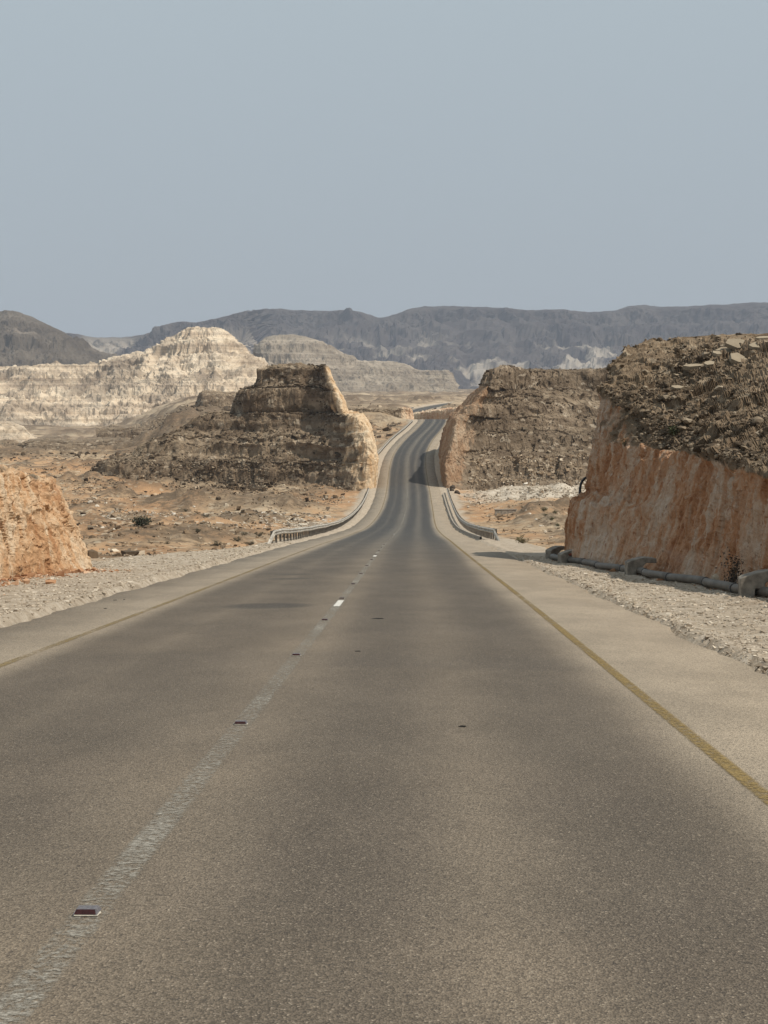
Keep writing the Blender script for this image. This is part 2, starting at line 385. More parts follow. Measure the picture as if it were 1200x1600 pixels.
def line_material(name, c, cover, half, mid_u, sc=16):
    """paint that is worn through: asphalt shows where the paint is gone"""
    n = NT(name, .85, .2); uvn = n.t.nodes.new('ShaderNodeUVMap'); uvn.uv_map = 'uv'; u = n.xyz(uvn.outputs[0])[0]
    w = n.noise(sc, 8, .78); w2 = n.noise(.5, 4)
    e = n.rng(n.math('ABSOLUTE', n.math('SUBTRACT', u, mid_u)), half, half * .55)
    f = n.math('ADD', n.math('ADD', n.math('MULTIPLY', n.math('SUBTRACT', w, .5), 2.2), n.math('MULTIPLY', n.math('SUBTRACT', w2, .5), .7)), cover)
    al = n.math('MULTIPLY', n.rng(f, .25, .85), e); n.t.links.new(al, n.b.inputs['Alpha'])
    return n.done(n.mix(1.0, c, n.rng(n.xyz(n.voro(90, None, 'Color'))[0], 0, 1, .7, 1.25), 'MULTIPLY'), n.bump(w, .4, .01))
M['yellow'] = line_material('worn yellow paint', (.225, .16, .065), .62, .075, 3.61)
M['yellow_left'] = line_material('worn yellow paint on the far lane', (.235, .175, .085), .55, .075, -3.345)
M['centre'] = line_material('worn out centre paint', (.30, .28, .24), .47, .10, 0.0, 24)
M['white'] = line_material('white paint', (.60, .58, .53), .8, .075, 0.0)
def ribbon(name, ylist, us, zoff, mat, parent=None, skirt=None, uvs=True):
    y = np.asarray(ylist, float); x = road_x(y); z = road_z(y)
    dx = np.gradient(x, y); nrm = np.stack([1 / np.sqrt(1 + dx * dx), -dx / np.sqrt(1 + dx * dx)], -1)
    v = np.concatenate([[0], np.cumsum(np.hypot(np.diff(x), np.diff(y)))]) + y[0]
    us = list(us); zo = [zoff] * len(us)
    if skirt: us = [us[0] - .12] + us + [us[-1] + .12]; zo = [zoff - skirt] + zo + [zoff - skirt]
    V = []; UV = []; rag = np.random.default_rng(5).uniform(-.05, .05, (len(y), 2))
    for k in range(len(y)):
        for j, (a, b) in enumerate(zip(us, zo)):
            if skirt and j in (0, 1, len(us) - 2, len(us) - 1): a = a + .10 * math.sin(y[k] * .31 + j) * math.sin(y[k] * .83) * (y[k] < 240) + rag[k, min(j, 2) // 2]
            V.append((x[k] + nrm[k, 0] * a, y[k] + nrm[k, 1] * a, z[k] + b - .015 * abs(a) * (1 if not skirt else 1))); UV.append((a, v[k]))
    return np_mesh(name, V, grid_quads(len(y), len(us))[:, ::-1] if False else grid_quads(len(y), len(us)), mat, uv=UV, parent=parent)
ys_road = np.concatenate([np.arange(-25, 60, .4), np.arange(60, 460, 2.0), np.arange(460, 1300, 5.0)])
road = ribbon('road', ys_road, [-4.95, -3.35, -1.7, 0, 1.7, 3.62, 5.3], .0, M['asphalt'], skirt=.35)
tag(road, kind='structure')
ys_l = ys_road[ys_road < 470]
ribbon('edge_line', ys_l, [-3.42, -3.27], .005, M['yellow_left'], road)
ribbon('edge_line', ys_l, [3.535, 3.685], .005, M['yellow'], road)
ribbon('centre_line', ys_l, [-.10, .10], .005, M['centre'], road)
for y0, L in ((26.9, 1.8), (55.6, 1.8)):
    ribbon('paint_patch', np.linspace(y0, y0 + L, 4), [-.075, .075], .009, M['white'], road)
# low kerb that guides rain water along the right edge of the valley section
def kerb(y0, y1, u0, mat):
    y = np.arange(y0, y1, 2.0); x = road_x(y); z = road_z(y); V = []
    for k in range(len(y)):
        for du, dz in ((0, -.3), (0, .13), (.12, .13), (.14, -.3)): V.append((x[k] + u0 + du, y[k], z[k] + dz))
    n = len(y); Q = []
    for k in range(n - 1):
        for a in range(3): Q.append((k * 4 + a, k * 4 + a + 1, k * 4 + 4 + a + 1, k * 4 + 4 + a))
    return tag(np_mesh('kerb', V, Q, mat, smooth=False), kind='structure')
M['kerb'] = plain('weathered concrete', (.30, .27, .23), .9)
kerb(93, 236, 5.55, M['kerb'])

# ------------------------------------------------------------------ hills built as lofts
def catmull(pts, m):
    pts = np.array(pts, float); n = len(pts); q = np.vstack([2 * pts[0] - pts[1], pts, 2 * pts[-1] - pts[-2]]); out = []
    for k in range(n - 1):
        t = np.linspace(0, 1, m[k], endpoint=False)[:, None]; a, b, c, d = q[k:k + 4]
        # mild tangents keep the corners of the rock from overshooting
        ta = (c - a) * .5; tb = (d - b) * .5; lim = np.linalg.norm(c - b)
        ta *= min(1, lim / (np.linalg.norm(ta) + 1e-6)); tb *= min(1, lim / (np.linalg.norm(tb) + 1e-6))
        out.append(b * (2 * t**3 - 3 * t**2 + 1) + ta * (t**3 - 2 * t**2 + t) + c * (3 * t**2 - 2 * t**3) + tb * (t**3 - t**2))
    return np.vstack(out + [pts[-1:]])
def loft(name, rails, ms, mt, mat, disp, cut, flip=False, smooth=False):
    """rails: rows of control points from the foot of the hill to its top; disp(p, n, cut, t) gives the outward push"""
    rows = [catmull(r, ms) for r in rails]; G = []; T = []; CU = []
    for k in range(len(rows) - 1):
        tt = np.linspace(0, 1, mt[k], endpoint=(k == len(rows) - 2))
        for t in tt: G.append(rows[k] * (1 - t) + rows[k + 1] * t); T.append(k + t); CU.append(cut[k])
    G = np.array(G); nr, nc = G.shape[:2]
    kn = np.concatenate([[0], np.cumsum(ms)])
    cutg = np.array([np.interp(np.arange(nc), kn, c) if hasattr(c, '__len__') else np.full(nc, c) for c in CU])
    for _ in range(14): cutg[1:-1] = .25 * cutg[:-2] + .5 * cutg[1:-1] + .25 * cutg[2:]
    # blur base surface a little so that rails do not read as creases
    for _ in range(2): G[1:-1] = .25 * G[:-2] + .5 * G[1:-1] + .25 * G[2:]
    ds = np.gradient(G, axis=1); dt = np.gradient(G, axis=0); N = np.cross(ds, dt); N /= np.linalg.norm(N, axis=2, keepdims=True) + 1e-9
    if flip: N = -N
    p = G.reshape(-1, 3); n = N.reshape(-1, 3); c = cutg.ravel(); t = np.repeat(np.array(T), nc)
    d = disp(p, n, c, t)
    V = p + (n * d[:, None] if d.ndim == 1 else d)
    o = np_mesh(name, V, grid_quads(nr, nc) if not flip else grid_quads(nr, nc)[:, ::-1], mat, {'cut': c}, smooth=smooth)
    tag(o, kind='structure')
    return o, V, n, c, t
def strata(z, seed, th=1.0):
    """ledge profile: hard beds stick out, soft beds recede"""
    q = np.zeros((len(z), 3)); q[:, 2] = z / th; q[:, 0] = seed * 7.3
    return np.tanh(3.2 * vnoise(q, seed)) * .8 + .4 * np.tanh(3 * vnoise(q * 2.3, seed + 1))
def rock_disp(s, nat_amp=1.0, cut_amp=1.0, seed=0, bed=1.0, ter=1.0):
    def f(p, n, c, t):
        warp = fbm(p / (5 * s), 2, seed + 40)
        w1, c1 = worley(p / (np.array((1.5, 1.5, .8)) * s) + warp[:, None] * .4, seed + 1); w2, c2 = worley(p / (np.array((.55, .55, .36)) * s), seed + 2); _, c3 = worley(p / (np.array((.55, .55, 1.0)) * s) + warp[:, None] * .5, seed + 8)
        zz = p[:, 2] + warp * .22 * s
        brk = .55 + .45 * np.tanh(2.5 * fbm(p / (4.0 * s), 2, seed + 4))
        nat = .50 * fbm(p / (5.5 * s), 3, seed + 3) + .45 * brk * np.clip(strata(zz, seed + 5, bed), -.8, .9) + .25 * (.55 - w1) + .45 * (c1 - .5) + .16 * (.5 - w2) + .24 * (c2 - .5) + .10 * fbm(p / (.3 * s), 3, seed + 7)
        v = p * np.array((1, 1, .16)) / s
        v2 = p * np.array((1, 1, .17)) / s + warp[:, None] * .3; hol = np.clip(vnoise(p / (.45 * s), seed + 17) - .45, 0, 1)
        cutd = .09 * ridged(v / .8, 3, seed + 11) + .085 * ridged(v2 / .3, 3, seed + 12) + .06 * fbm(p / (.22 * s), 3, seed + 13) + .14 * fbm(p / (4 * s), 2, seed + 15) + .05 * (.5 - w2) + .17 * (c3 - .5) + .05 * (c2 - .5) - .25 * hol
        foot = sstep(0, .8, t)
        d = n * (s * (nat * nat_amp * (1 - c) + cutd * cut_amp * c) * (.35 + .65 * foot))[:, None]
        zq = p[:, 2] + d[:, 2] * .6 + warp * .12 * s
        d[:, 2] += (terrace(zq, seed + 6, bed) - zq) * (1 - c) * np.clip(brk + .25, .25, 1) * ter
        return d
    return f

HILLS = {}
def zr(y): return float(road_z(y)) - .35
# --- right foreground hill, sliced by the road
rb = [(11.0, 2), (9.7, 20), (8.45, 33), (7.75, 45), (6.95, 56.3), (15.5, 64), (48, 76)]
R0 = [(x, y, zr(y)) for x, y in rb]
R1 = [W(11.8, 3, -1.0), W(10.4, 21, -1.5), P(1200, 748, 34.6), P(1060, 705, 46.2), P(936, 692, 57.6), W(16, 62.5, -1.7), W(47, 73, -1.7)]
lerp = lambda a, b, t: tuple(a[i] * (1 - t) + b[i] * t for i in range(3))
R0b = [lerp(a, b, .5) for a, b in zip(R0, R1)]; R0b[4] = P(893, 777, 56.6)
R0c = [lerp(a, b, .58) for a, b in zip(R0, R1)]; R0c[4] = P(926, 768, 57.2)
R2 = [W(13, 4, -.3), W(11.6, 22, -.7), P(1200, 692, 38.5), P(1060, 660, 48.8), P(945, 606, 58.6), W(15.6, 62, .5), W(46, 72, .4)]
R3 = [W(14.5, 6, .4), W(13.2, 25, .1), P(1200, 640, 43), P(1060, 612, 53), P(957, 570, 59.6), W(15.6, 61.6, 1.4), W(46, 71, 1.3)]
R4 = [W(17, 8, 1.1), W(15.6, 29, .9), P(1200, 585, 49.5), P(1060, 566, 58), P(977, 547, 61), W(15.8, 61.2, 2.1), W(46, 70, 2.1)]
R5 = [W(23, 12, 2.0), W(20, 34, 2.0), P(1200, 536, 58), P(1060, 540, 62), P(1015, 537, 62.5), W(17, 61, 2.45), W(46, 69, 2.6)]
R6 = [W(40, 14, 3), W(36, 36, 3), W(32, 55, 3.0), W(28, 58, 2.9), W(26, 59, 2.85), W(25, 59.5, 2.8), W(46, 67, 2.9)]
HILLS['right'] = loft('hill', [R0, R0b, R0c, R1, R2, R3, R4, R5, R6], [30, 90, 190, 210, 60, 50], [40, 8, 45, 40, 40, 36, 28, 14], M['rock_near'],
                      rock_disp(.8, .78, .9, 100, .6, .3), [1, 1, 1, (.0, .0, 0, .1, .75, .4, .2), (0, 0, 0, 0, .25, .1, 0), 0, 0, 0], flip=False)
# --- left foreground cut
lb = [(-8.6, 2), (-9.3, 25), (-10.3, 39.5), (-9.05, 46.9), (-11.5, 49.5), (-30, 54)]
L0 = [(x, y, zr(y)) for x, y in lb]
L1 = [W(-9.6, 2, -.4), W(-10.0, 25, -1.6), P(-2, 775, 40.4), P(116, 800, 47.3), W(-12.3, 49, -2.9), W(-30, 53.5, -3)]
L2 = [W(-10, 2, .1), W(-10.4, 25.2, -1.2), P(-4, 737, 41.0), P(83, 748, 47.6), W(-13, 48.8, -2.3), W(-30, 53, -2.2)]
L3 = [W(-12, 2, .4), W(-12.5, 26, -.9), P(-40, 731, 43), P(40, 737, 48), W(-14.5, 48.6, -2.1), W(-30, 52, -2.0)]
L4 = [W(-40, 2, .6), W(-40, 26, -.6), W(-40, 40, -1.4), W(-38, 46, -1.6), W(-37, 48, -1.8), W(-36, 50, -1.9)]
HILLS['left'] = loft('hill', [L0, L1, L2, L3, L4], [20, 70, 150, 60, 50], [70, 30, 26, 16], M['rock_left'],
                     rock_disp(.8, .5, 1.1, 200, .5), [1, 1, .55, .1], flip=True)
# --- left mesa
mb = [[(105, 752, 272), (110, 748, 274), (118, 743, 276), (128, 739, 279), (140, 735, 282), (155, 731, 286), (175, 727, 290), (200, 722, 295), (230, 716, 306)],
      [(180, 752, 262), (190, 734, 265), (200, 719, 268), (212, 707, 271), (225, 698, 274), (242, 690, 277), (265, 682, 280), (295, 674, 284), (312, 670, 294)],
      [(300, 755, 260), (301, 732, 263), (303, 704, 266), (306, 683, 269), (313, 664, 272), (332, 648, 275), (358, 638, 278), (386, 626, 280), (398, 619, 288)],
      [(345, 757, 258), (348, 733, 261), (352, 705, 264), (358, 678, 267), (364, 656, 270), (374, 641, 272), (386, 626, 274), (389, 611, 275), (402, 603, 283)],
      [(395, 759, 256), (398, 735, 259), (403, 703, 262), (407, 672, 265), (402, 646, 268), (396, 622, 269), (401, 598, 270), (418, 575, 272), (436, 573, 284)],
      [(495, 762, 252), (497, 740, 255), (500, 703, 258), (502, 668, 261), (502, 648, 264), (500, 624, 265.5), (498, 596, 266.5), (496, 576, 268), (470, 573, 282)],
      [(581, 762, 248), (587, 718, 249.5), (577, 672, 252), (561, 649, 254), (542, 648, 257), (531, 624, 259), (517, 592, 262), (510, 575, 265), (482, 573, 279)]]
mid = [W(-2.9, 282, -13.2), W(-3.3, 282, -10), W(-4.4, 282, -5), W(-5.0, 282, -2.6), W(-7.2, 282, -2.5), W(-8.4, 282, 0), W(-10, 282, 3.6), W(-10.8, 282, 5.6), W(-15, 286, 5.9)]
end = [W(-3.5, 312, -12.2), W(-4.2, 311, -9), W(-5.6, 309, -5), W(-7, 308, -2.6), W(-9, 307, -2.2), W(-11, 306, 0), W(-13, 304, 3.0), W(-14.5, 302, 5.0), W(-18, 296, 5.8)]
bk = [W(-24, 345, -14), W(-24, 342, -10), W(-24, 338, -6), W(-24, 334, -3), W(-24, 331, -2), W(-24, 326, 0), W(-24, 318, 3), W(-24, 312, 4.8), W(-24, 304, 5.6)]
cols = [[P(*q) for q in c] for c in mb] + [mid, end, bk]
rails = [[c[k] if k else (c[k][0], c[k][1] - 1.0, c[k][2] - 3.0) for c in cols] for k in range(9)]
HILLS['mesa_l'] = loft('mesa', rails, [40, 50, 50, 50, 110, 110, 50, 40, 24], [24, 34, 34, 16, 26, 28, 22, 12], M['rock_mesa'],
                       rock_disp(2.4, .5, .6, 300, 1.5),
                       [(0, 0, 0, 0, 0, 0, .9, 1, 1, .3)] * 3 + [(0, 0, 0, 0, 0, 0, .55, .8, .6, 0)] + [(0, 0, 0, 0, 0, 0, .85, 1, .8, 0)] * 2 + [(0, 0, 0, 0, 0, 0, .7, .8, .4, 0), 0])
# --- right mesa
nb = [[(697, 762, 249), (692, 728, 250.5), (702, 700, 252), (711, 655, 255), (736, 636, 258), (752, 616, 260), (762, 597, 262), (770, 589, 265), (800, 585, 277)],
      [(752, 764, 249), (756, 742, 254), (762, 708, 260), (766, 672, 265), (776, 646, 268), (784, 622, 271), (790, 602, 273), (799, 583, 275), (806, 581, 290)],
      [(850, 760, 250), (850, 734, 257), (850, 702, 264), (850, 674, 270), (850, 648, 274), (850, 622, 278), (850, 600, 281), (850, 582, 284), (850, 579, 300)],
      [(960, 760, 252), (960, 736, 259), (960, 704, 266), (960, 675, 272), (960, 648, 276), (960, 622, 280), (960, 600, 283), (958, 582, 286), (955, 579, 302)]]
far_r = [W(95, 262, -15), W(95, 268, -12), W(95, 274, -8), W(95, 279, -5), W(95, 283, -2.5), W(95, 287, 0), W(95, 290, 3), W(95, 293, 5), W(95, 305, 5.5)]
mid = [W(11.3, 285, -13.6), W(11.5, 285, -10), W(12.2, 285, -6), W(13.2, 285, -3.2), W(15.6, 285, -1.2), W(17, 285, 1), W(18.4, 285, 3), W(19.5, 285, 4), W(25, 287, 4.8)]
end = [W(14.4, 335, -11.2), W(14.8, 334, -9), W(16, 333, -6), W(17, 332, -3.2), W(19, 330, -1.2), W(21, 328, .8), W(23, 325, 2.6), W(25, 322, 3.8), W(29, 312, 4.6)]
bk = [W(45, 356, -12), W(45, 353, -9), W(45, 350, -6), W(45, 347, -3), W(45, 344, -1), W(45, 340, 1), W(45, 336, 3), W(45, 331, 4.2), W(45, 318, 5.2)]
cols = [far_r] + [[P(*q) for q in c] for c in nb[::-1]] + [mid, end, bk]
rails = [[c[k] if k else (c[k][0], c[k][1] - 1.0, c[k][2] - 3.0) for c in cols] for k in range(9)]
HILLS['mesa_r'] = loft('mesa', rails, [50, 110, 120, 80, 60, 40, 40], [24, 34, 34, 22, 26, 26, 22, 20], M['rock_mesa_r'],
                       rock_disp(2.2, .5, .55, 400, 1.4),
                       [(0, 0, 0, .1, .9, 1, 1, .3)] * 3 + [(0, 0, 0, 0, .5, .8, .6, 0)] + [(0, 0, 0, 0, .8, 1, .6, 0)] * 2 + [0, 0])

# --- low banks where the road goes over the crest
def bank(name, front, ms, hts, back, seed, cut, flip):
    """front: foot points (world, eye-relative z); a short steep face and a flat top"""
    r0 = [W(x, y, z - 1.0) for x, y, z in front]; r1 = [W(x + bx * .25, y + by * .25, z + h) for (x, y, z), h, (bx, by) in zip(front, hts, back)]
    r2 = [W(x + bx, y + by, z + h * 1.06) for (x, y, z), h, (bx, by) in zip(front, hts, back)]
    r3 = [W(x + bx * 6, y + by * 6, z + h * .5) for (x, y, z), h, (bx, by) in zip(front, hts, back)]
    return loft(name, [r0, r1, r2, r3], ms, [40, 14, 24], M['rock_bank'], rock_disp(1.5, .7, 1.3, seed, 1.4), [cut, cut, 0], flip)
M['rock_bank'] = rock_material('pale cut bank', 2.2, nat=((.10, .075, .052), (.21, .16, .11), (.32, .25, .175), (.50, .42, .32)),
                               cut=((.56, .37, .24), (.64, .50, .35), (.44, .24, .14), (.70, .60, .46)))
bank('bank', [(-42, 470, -8.2), (-25, 466, -7.6), (-8, 463, -7.2), (4, 462, -7.0), (9.3, 464, -6.8), (8.2, 490, -7.5), (6, 520, -8)],
     [40, 50, 50, 40, 40, 20], [3.6, 4.2, 4.4, 4.3, 4.2, 3.5, 3], [(1, 7), (0, 7), (0, 7), (-1, 6), (-4, 4), (-5, 1), (-5, 0)], 510, (0, 0, 0, .3, 1, 1, 1), False)
bank('bank', [(9, 566, -9), (17, 554, -9), (23, 545, -8.6), (25.5, 522, -8), (25, 490, -7), (32, 470, -6.5)],
     [50, 50, 40, 40, 30], [3.4, 4.6, 5.3, 4.9, 3.4, 2.6], [(0, 5), (0, 5), (3, 4), (5, 0), (5, 0), (4, 3)], 520, (1, 1, 1, .9, .6, .3), False)

# --- country far behind
def far_material(name, stops, bands, bandmix, zs, spots=None, ns=.02):
    n = NT(name, .95, .05)
    a = n.noise(ns, 9, .68); col = n.ramp(a, stops)
    lay = n.noise(1.0, 6, .65, n.mp((.0009, .0009, zs)), .25)
    col = n.mix(n.math('MULTIPLY', n.rng(a, .3, .6, .5, 1), bandmix), col, n.ramp(lay, bands))
    if spots:
        k = n.rng(n.noise(1.0, 7, .6, n.mp(spots[1])), spots[2], spots[3], 0, spots[4])
        if len(spots) > 5: k = n.math('MULTIPLY', k, n.rng(n.xyz(n.pos)[2], spots[5], spots[5] * .55))
        col = n.mix(k, col, spots[0])
    return n.done(col, n.bump(n.noise(ns * 6, 8, .7), .8, 3.0))
M['white_cliff'] = far_material('cream limestone', [(.36, (.19, .145, .11)), (.45, (.41, .32, .23)), (.52, (.64, .52, .385)), (.64, (.74, .64, .50))],
                                [(.38, (.24, .195, .15)), (.47, (.55, .45, .34)), (.54, (.70, .60, .46)), (.62, (.36, .285, .205))], .6, .16, ((.19, .15, .115), (.014, .014, .02), .52, .62, .62), .018)
M['dark_hill'] = far_material('grey brown hillside', [(.36, (.075, .062, .05)), (.5, (.125, .105, .083)), (.62, (.20, .17, .135))],
                              [(.4, (.09, .075, .06)), (.6, (.17, .145, .115))], .4, .03, ((.30, .25, .20), (.010, .010, .006), .58, .68, .5), .012)
M['banded_hill'] = far_material('banded pale hill', [(.36, (.13, .105, .08)), (.5, (.22, .185, .145)), (.63, (.38, .325, .26))],
                                [(.36, (.19, .155, .12)), (.47, (.40, .34, .265)), (.55, (.24, .20, .155)), (.66, (.46, .40, .31))], .6, .11, ((.50, .43, .34), (.012, .012, .008), .57, .66, .6), .016)
M['escarpment'] = far_material('dark escarpment', [(.36, (.040, .033, .034)), (.5, (.064, .053, .052)), (.64, (.10, .086, .08))],
                               [(.4, (.042, .037, .034)), (.6, (.09, .079, .07))], .35, .012, ((.40, .35, .285), (.0042, .0042, .0022), .50, .60, .85, 245), .006)
def far_disp(s, gul, bed, th, seed, steep=.12, top=.12, ter=.8):
    def f(p, n, c, t):
        w = fbm(p / (9 * s), 3, seed + 9)
        v = p * np.array((1, 1, steep)) / s + w[:, None] * .75
        g = .6 * ridged(v / 5, 4, seed, .5) - .55 * ridged(v / 3.2, 4, seed + 20, .5); gf = ridged(v / 1.2, 4, seed + 30, .6)
        k = t.max() - 1; e = sstep(0, .6, t) * (top + (1 - top) * sstep(k, k - .45, t))
        br = .6 + .4 * np.tanh(2 * fbm(p / (3 * s), 3, seed + 4))
        d = gul * s * (.62 * g + .30 * (gf - .3)) + bed * s * br * strata(p[:, 2] + w * th * .3, seed + 50, th) + .12 * s * fbm(p / (.5 * s), 4, seed + 70)
        d = n * (d * (.12 + .88 * e))[:, None]; zq = p[:, 2] + d[:, 2] * .6 + w * th * .15
        d[:, 2] += (terrace(zq, seed + 60, th) - zq) * ter * np.clip(br + .1, 0, 1) * (1 - sstep(k - .06, k, t))
        return d
    return f
def silhouette_hill(name, top, base_y, d0, d1, mat, disp, mt=(30, 34, 34, 20), ms=14, mids=(.30, .65), bulge=(0, 0)):
    """a range of hills: top = list of (px, py) of its skyline, foot at base_y; d0, d1 = distance of foot and crest"""
    r0 = [P(x, (b := base_y(x) if callable(base_y) else base_y) + 12, d0 if not callable(d0) else d0(x)) for x, y in top]
    D0 = [d0(x) if callable(d0) else d0 for x, y in top]; D1 = [d1(x) if callable(d1) else d1 for x, y in top]
    by = [base_y(x) if callable(base_y) else base_y for x, y in top]
    r = [r0]
    for m, bl in zip(mids, bulge):
        r.append([P(x, b * (1 - m) + y * m, a * (1 - m) + e * m + bl * (e - a)) for (x, y), b, a, e in zip(top, by, D0, D1)])
    r.append([P(x, y, e) for (x, y), e in zip(top, D1)])
    r.append([P(x, y + 3, e * 1.12) for (x, y), e in zip(top, D1)])
    return loft(name, r, [ms] * (len(top) - 1), mt, mat, disp, [0] * 4)
silhouette_hill('mountain', [(-900, 500), (-600, 505), (-300, 500), (-100, 512), (0, 515), (60, 518), (105, 521), (145, 527), (190, 528), (232, 521), (270, 508), (300, 509), (330, 500), (358, 491), (385, 485), (430, 483), (480, 486),
                             (530, 486), (566, 488), (596, 496), (640, 483), (680, 480), (760, 481), (830, 485), (875, 484), (920, 487), (960, 484), (992, 477), (1030, 480), (1080, 479), (1140, 476), (1200, 474), (1300, 470), (1450, 474), (1700, 470), (2100, 476)],
                612, lambda x: 4300 if x > 400 else 3900, lambda x: 5300 if x > 400 else 4700, M['escarpment'], far_disp(50, .8, .20, 34, 600, .12, .05), (26, 40, 44, 6), 16, (.32, .80), (.06, .10))
silhouette_hill('mountain', [(-900, 470), (-600, 455), (-300, 468), (-150, 480), (-60, 484), (0, 487), (22, 486), (40, 491), (62, 500), (85, 512), (105, 522), (140, 541), (182, 560), (215, 574), (250, 590)],
                606, 2350, 2750, M['dark_hill'], far_disp(22, .6, .10, 12, 640, .10, .10), (30, 40, 40, 10), 20, (.32, .7), (.0, .0))
silhouette_hill('mountain', [(340, 604), (368, 590), (392, 560), (405, 535), (420, 527), (450, 524), (480, 527), (502, 534), (522, 546), (543, 557), (562, 563), (600, 564), (633, 568), (654, 577), (685, 580), (703, 583), (713, 604)],
                616, lambda x: 2150, lambda x: 2400, M['banded_hill'], far_disp(14, .5, .42, 8, 680, .2, .2), (40, 44, 40, 10), 20, (.45, .7), (-.05, .0))
silhouette_hill('mountain', [(-420, 590), (-250, 570), (-120, 578), (0, 576), (60, 574), (110, 573), (150, 572), (180, 562), (215, 556), (243, 547), (262, 530), (280, 520), (300, 515), (325, 518), (342, 515), (362, 527), (385, 548), (408, 565), (425, 579), (450, 592), (480, 606), (520, 618)],
                lambda x: 664 if x < 250 else 664 - (x - 250) * .16, 1250, 1480, M['white_cliff'], far_disp(10, .85, .42, 5, 720, .24, .55), (44, 50, 50, 10), 24, (.34, .66), (-.02, .02))
silhouette_hill('mountain', [(-300, 690), (-200, 668), (-120, 660), (-60, 668), (-20, 664), (12, 662), (32, 666), (48, 680), (62, 690), (85, 706)],
                714, 700, 760, M['white_cliff'], far_disp(6, .6, .3, 4, 760, .3, .4), (30, 30, 30, 8), 20)
silhouette_hill('mesa', [(305, 634), (313, 616), (318, 609), (340, 608), (370, 609), (400, 610), (430, 612), (470, 618)],
                641, 590, 606, M['rock_mesa'], rock_disp(2.2, .5, .5, 800, 2.0), (30, 30, 24, 8), 26, (.45, .85), (-.15, .0))
# dark broken ridge at the rim of the canyon on the left
silhouette_hill('ridge', [(-260, 704), (-180, 698), (-100, 702), (-40, 700), (10, 704), (40, 692), (85, 686), (130, 689), (175, 684), (215, 690), (250, 697), (290, 708)],
                720, 470, 490, M['rock_mesa_r'], rock_disp(2.6, .6, .5, 820, 2.0), (30, 30, 24, 8), 30, (.4, .8), (0, .0))
silhouette_hill('ridge', [(150, 676), (190, 668), (240, 656), (275, 650), (310, 652), (350, 655), (400, 660)],
                686, 540, 560, M['rock_mesa_r'], rock_disp(2.6, .6, .5, 840, 2.0), (30, 30, 24, 8), 30, (.4, .8), (0, .0))

# ------------------------------------------------------------------ loose rock
_t = (1 + 5 ** .5) / 2
ICO = np.array([(-1, _t, 0), (1, _t, 0), (-1, -_t, 0), (1, -_t, 0), (0, -1, _t), (0, 1, _t), (0, -1, -_t), (0, 1, -_t), (_t, 0, -1), (_t, 0, 1), (-_t, 0, -1), (-_t, 0, 1)]) / math.hypot(1, _t)
ICOF = np.array([(0, 11, 5), (0, 5, 1), (0, 1, 7), (0, 7, 10), (0, 10, 11), (1, 5, 9), (5, 11, 4), (11, 10, 2), (10, 7, 6), (7, 1, 8), (3, 9, 4), (3, 4, 2), (3, 2, 6), (3, 6, 8), (3, 8, 9), (4, 9, 5), (2, 4, 11), (6, 2, 10), (8, 6, 7), (9, 8, 1)])
CUB = np.array([(-1, -1, -1), (1, -1, -1), (1, 1, -1), (-1, 1, -1), (-1, -1, 1), (1, -1, 1), (1, 1, 1), (-1, 1, 1)]) * .72
CUBF = np.array([(0, 2, 1), (0, 3, 2), (4, 5, 6), (4, 6, 7), (0, 1, 5), (0, 5, 4), (1, 2, 6), (1, 6, 5), (2, 3, 7), (2, 7, 6), (3, 0, 4), (3, 4, 7)])
def rocks_np(pos, size, flat=.65, jit=.28, base='ico', tilt=.5):
    B, Fc = (ICO, ICOF) if base == 'ico' else (CUB, CUBF)
    n = len(pos); k = len(B)
    v = B[None] * (1 + rng.uniform(-jit, jit, (n, k, 1))) + rng.uniform(-jit, jit, (n, k, 3)) * .45
    v = v * np.stack([rng.uniform(.7, 1.35, n), rng.uniform(.7, 1.1, n), flat * rng.uniform(.6, 1.25, n)], -1)[:, None, :]
    a = rng.uniform(0, 2 * np.pi, n); b = rng.normal(0, tilt * .5, n); ca, sa, cb, sb = np.cos(a), np.sin(a), np.cos(b), np.sin(b)
    x, y, z = v[..., 0], v[..., 1], v[..., 2]
    y, z = y * cb[:, None] - z * sb[:, None], y * sb[:, None] + z * cb[:, None]
    x, y = x * ca[:, None] - y * sa[:, None], x * sa[:, None] + y * ca[:, None]
    V = np.stack([x, y, z], -1) * np.asarray(size)[:, None, None] + np.asarray(pos)[:, None, :]
    Fa = (Fc[None] + (np.arange(n) * k)[:, None, None]).reshape(-1, 3)
    return V.reshape(-1, 3), Fa, k
def stone_material(name, lo, mid, hi, s=1.0):
    n = NT(name, .95, .12); tn = n.attr('tone')
    f = n.math('ADD', tn, n.math('MULTIPLY', n.math('SUBTRACT', n.noise(2.5 / s, 6, .65), .5), .5))
    return n.done(n.ramp(f, [(.1, lo), (.5, mid), (.9, hi)]), n.bump(n.noise(12 / s, 6, .7), .6, .04 * s))
M['stone_dark'] = stone_material('brown scree', (.045, .033, .022), (.115, .086, .059), (.30, .245, .18), 2)
M['stone_grey'] = stone_material('grey brown scree', (.07, .052, .036), (.165, .125, .087), (.37, .305, .225), 1.5)
M['stone_tan'] = stone_material('desert stones', (.12, .085, .055), (.30, .22, .145), (.56, .48, .37), 1.5)
M['stone_pale'] = stone_material('pale verge stones', (.26, .21, .16), (.41, .345, .265), (.57, .505, .415), .5)
M['stone_white'] = stone_material('white rubble', (.28, .23, .175), (.50, .44, .355), (.66, .61, .53), 1)
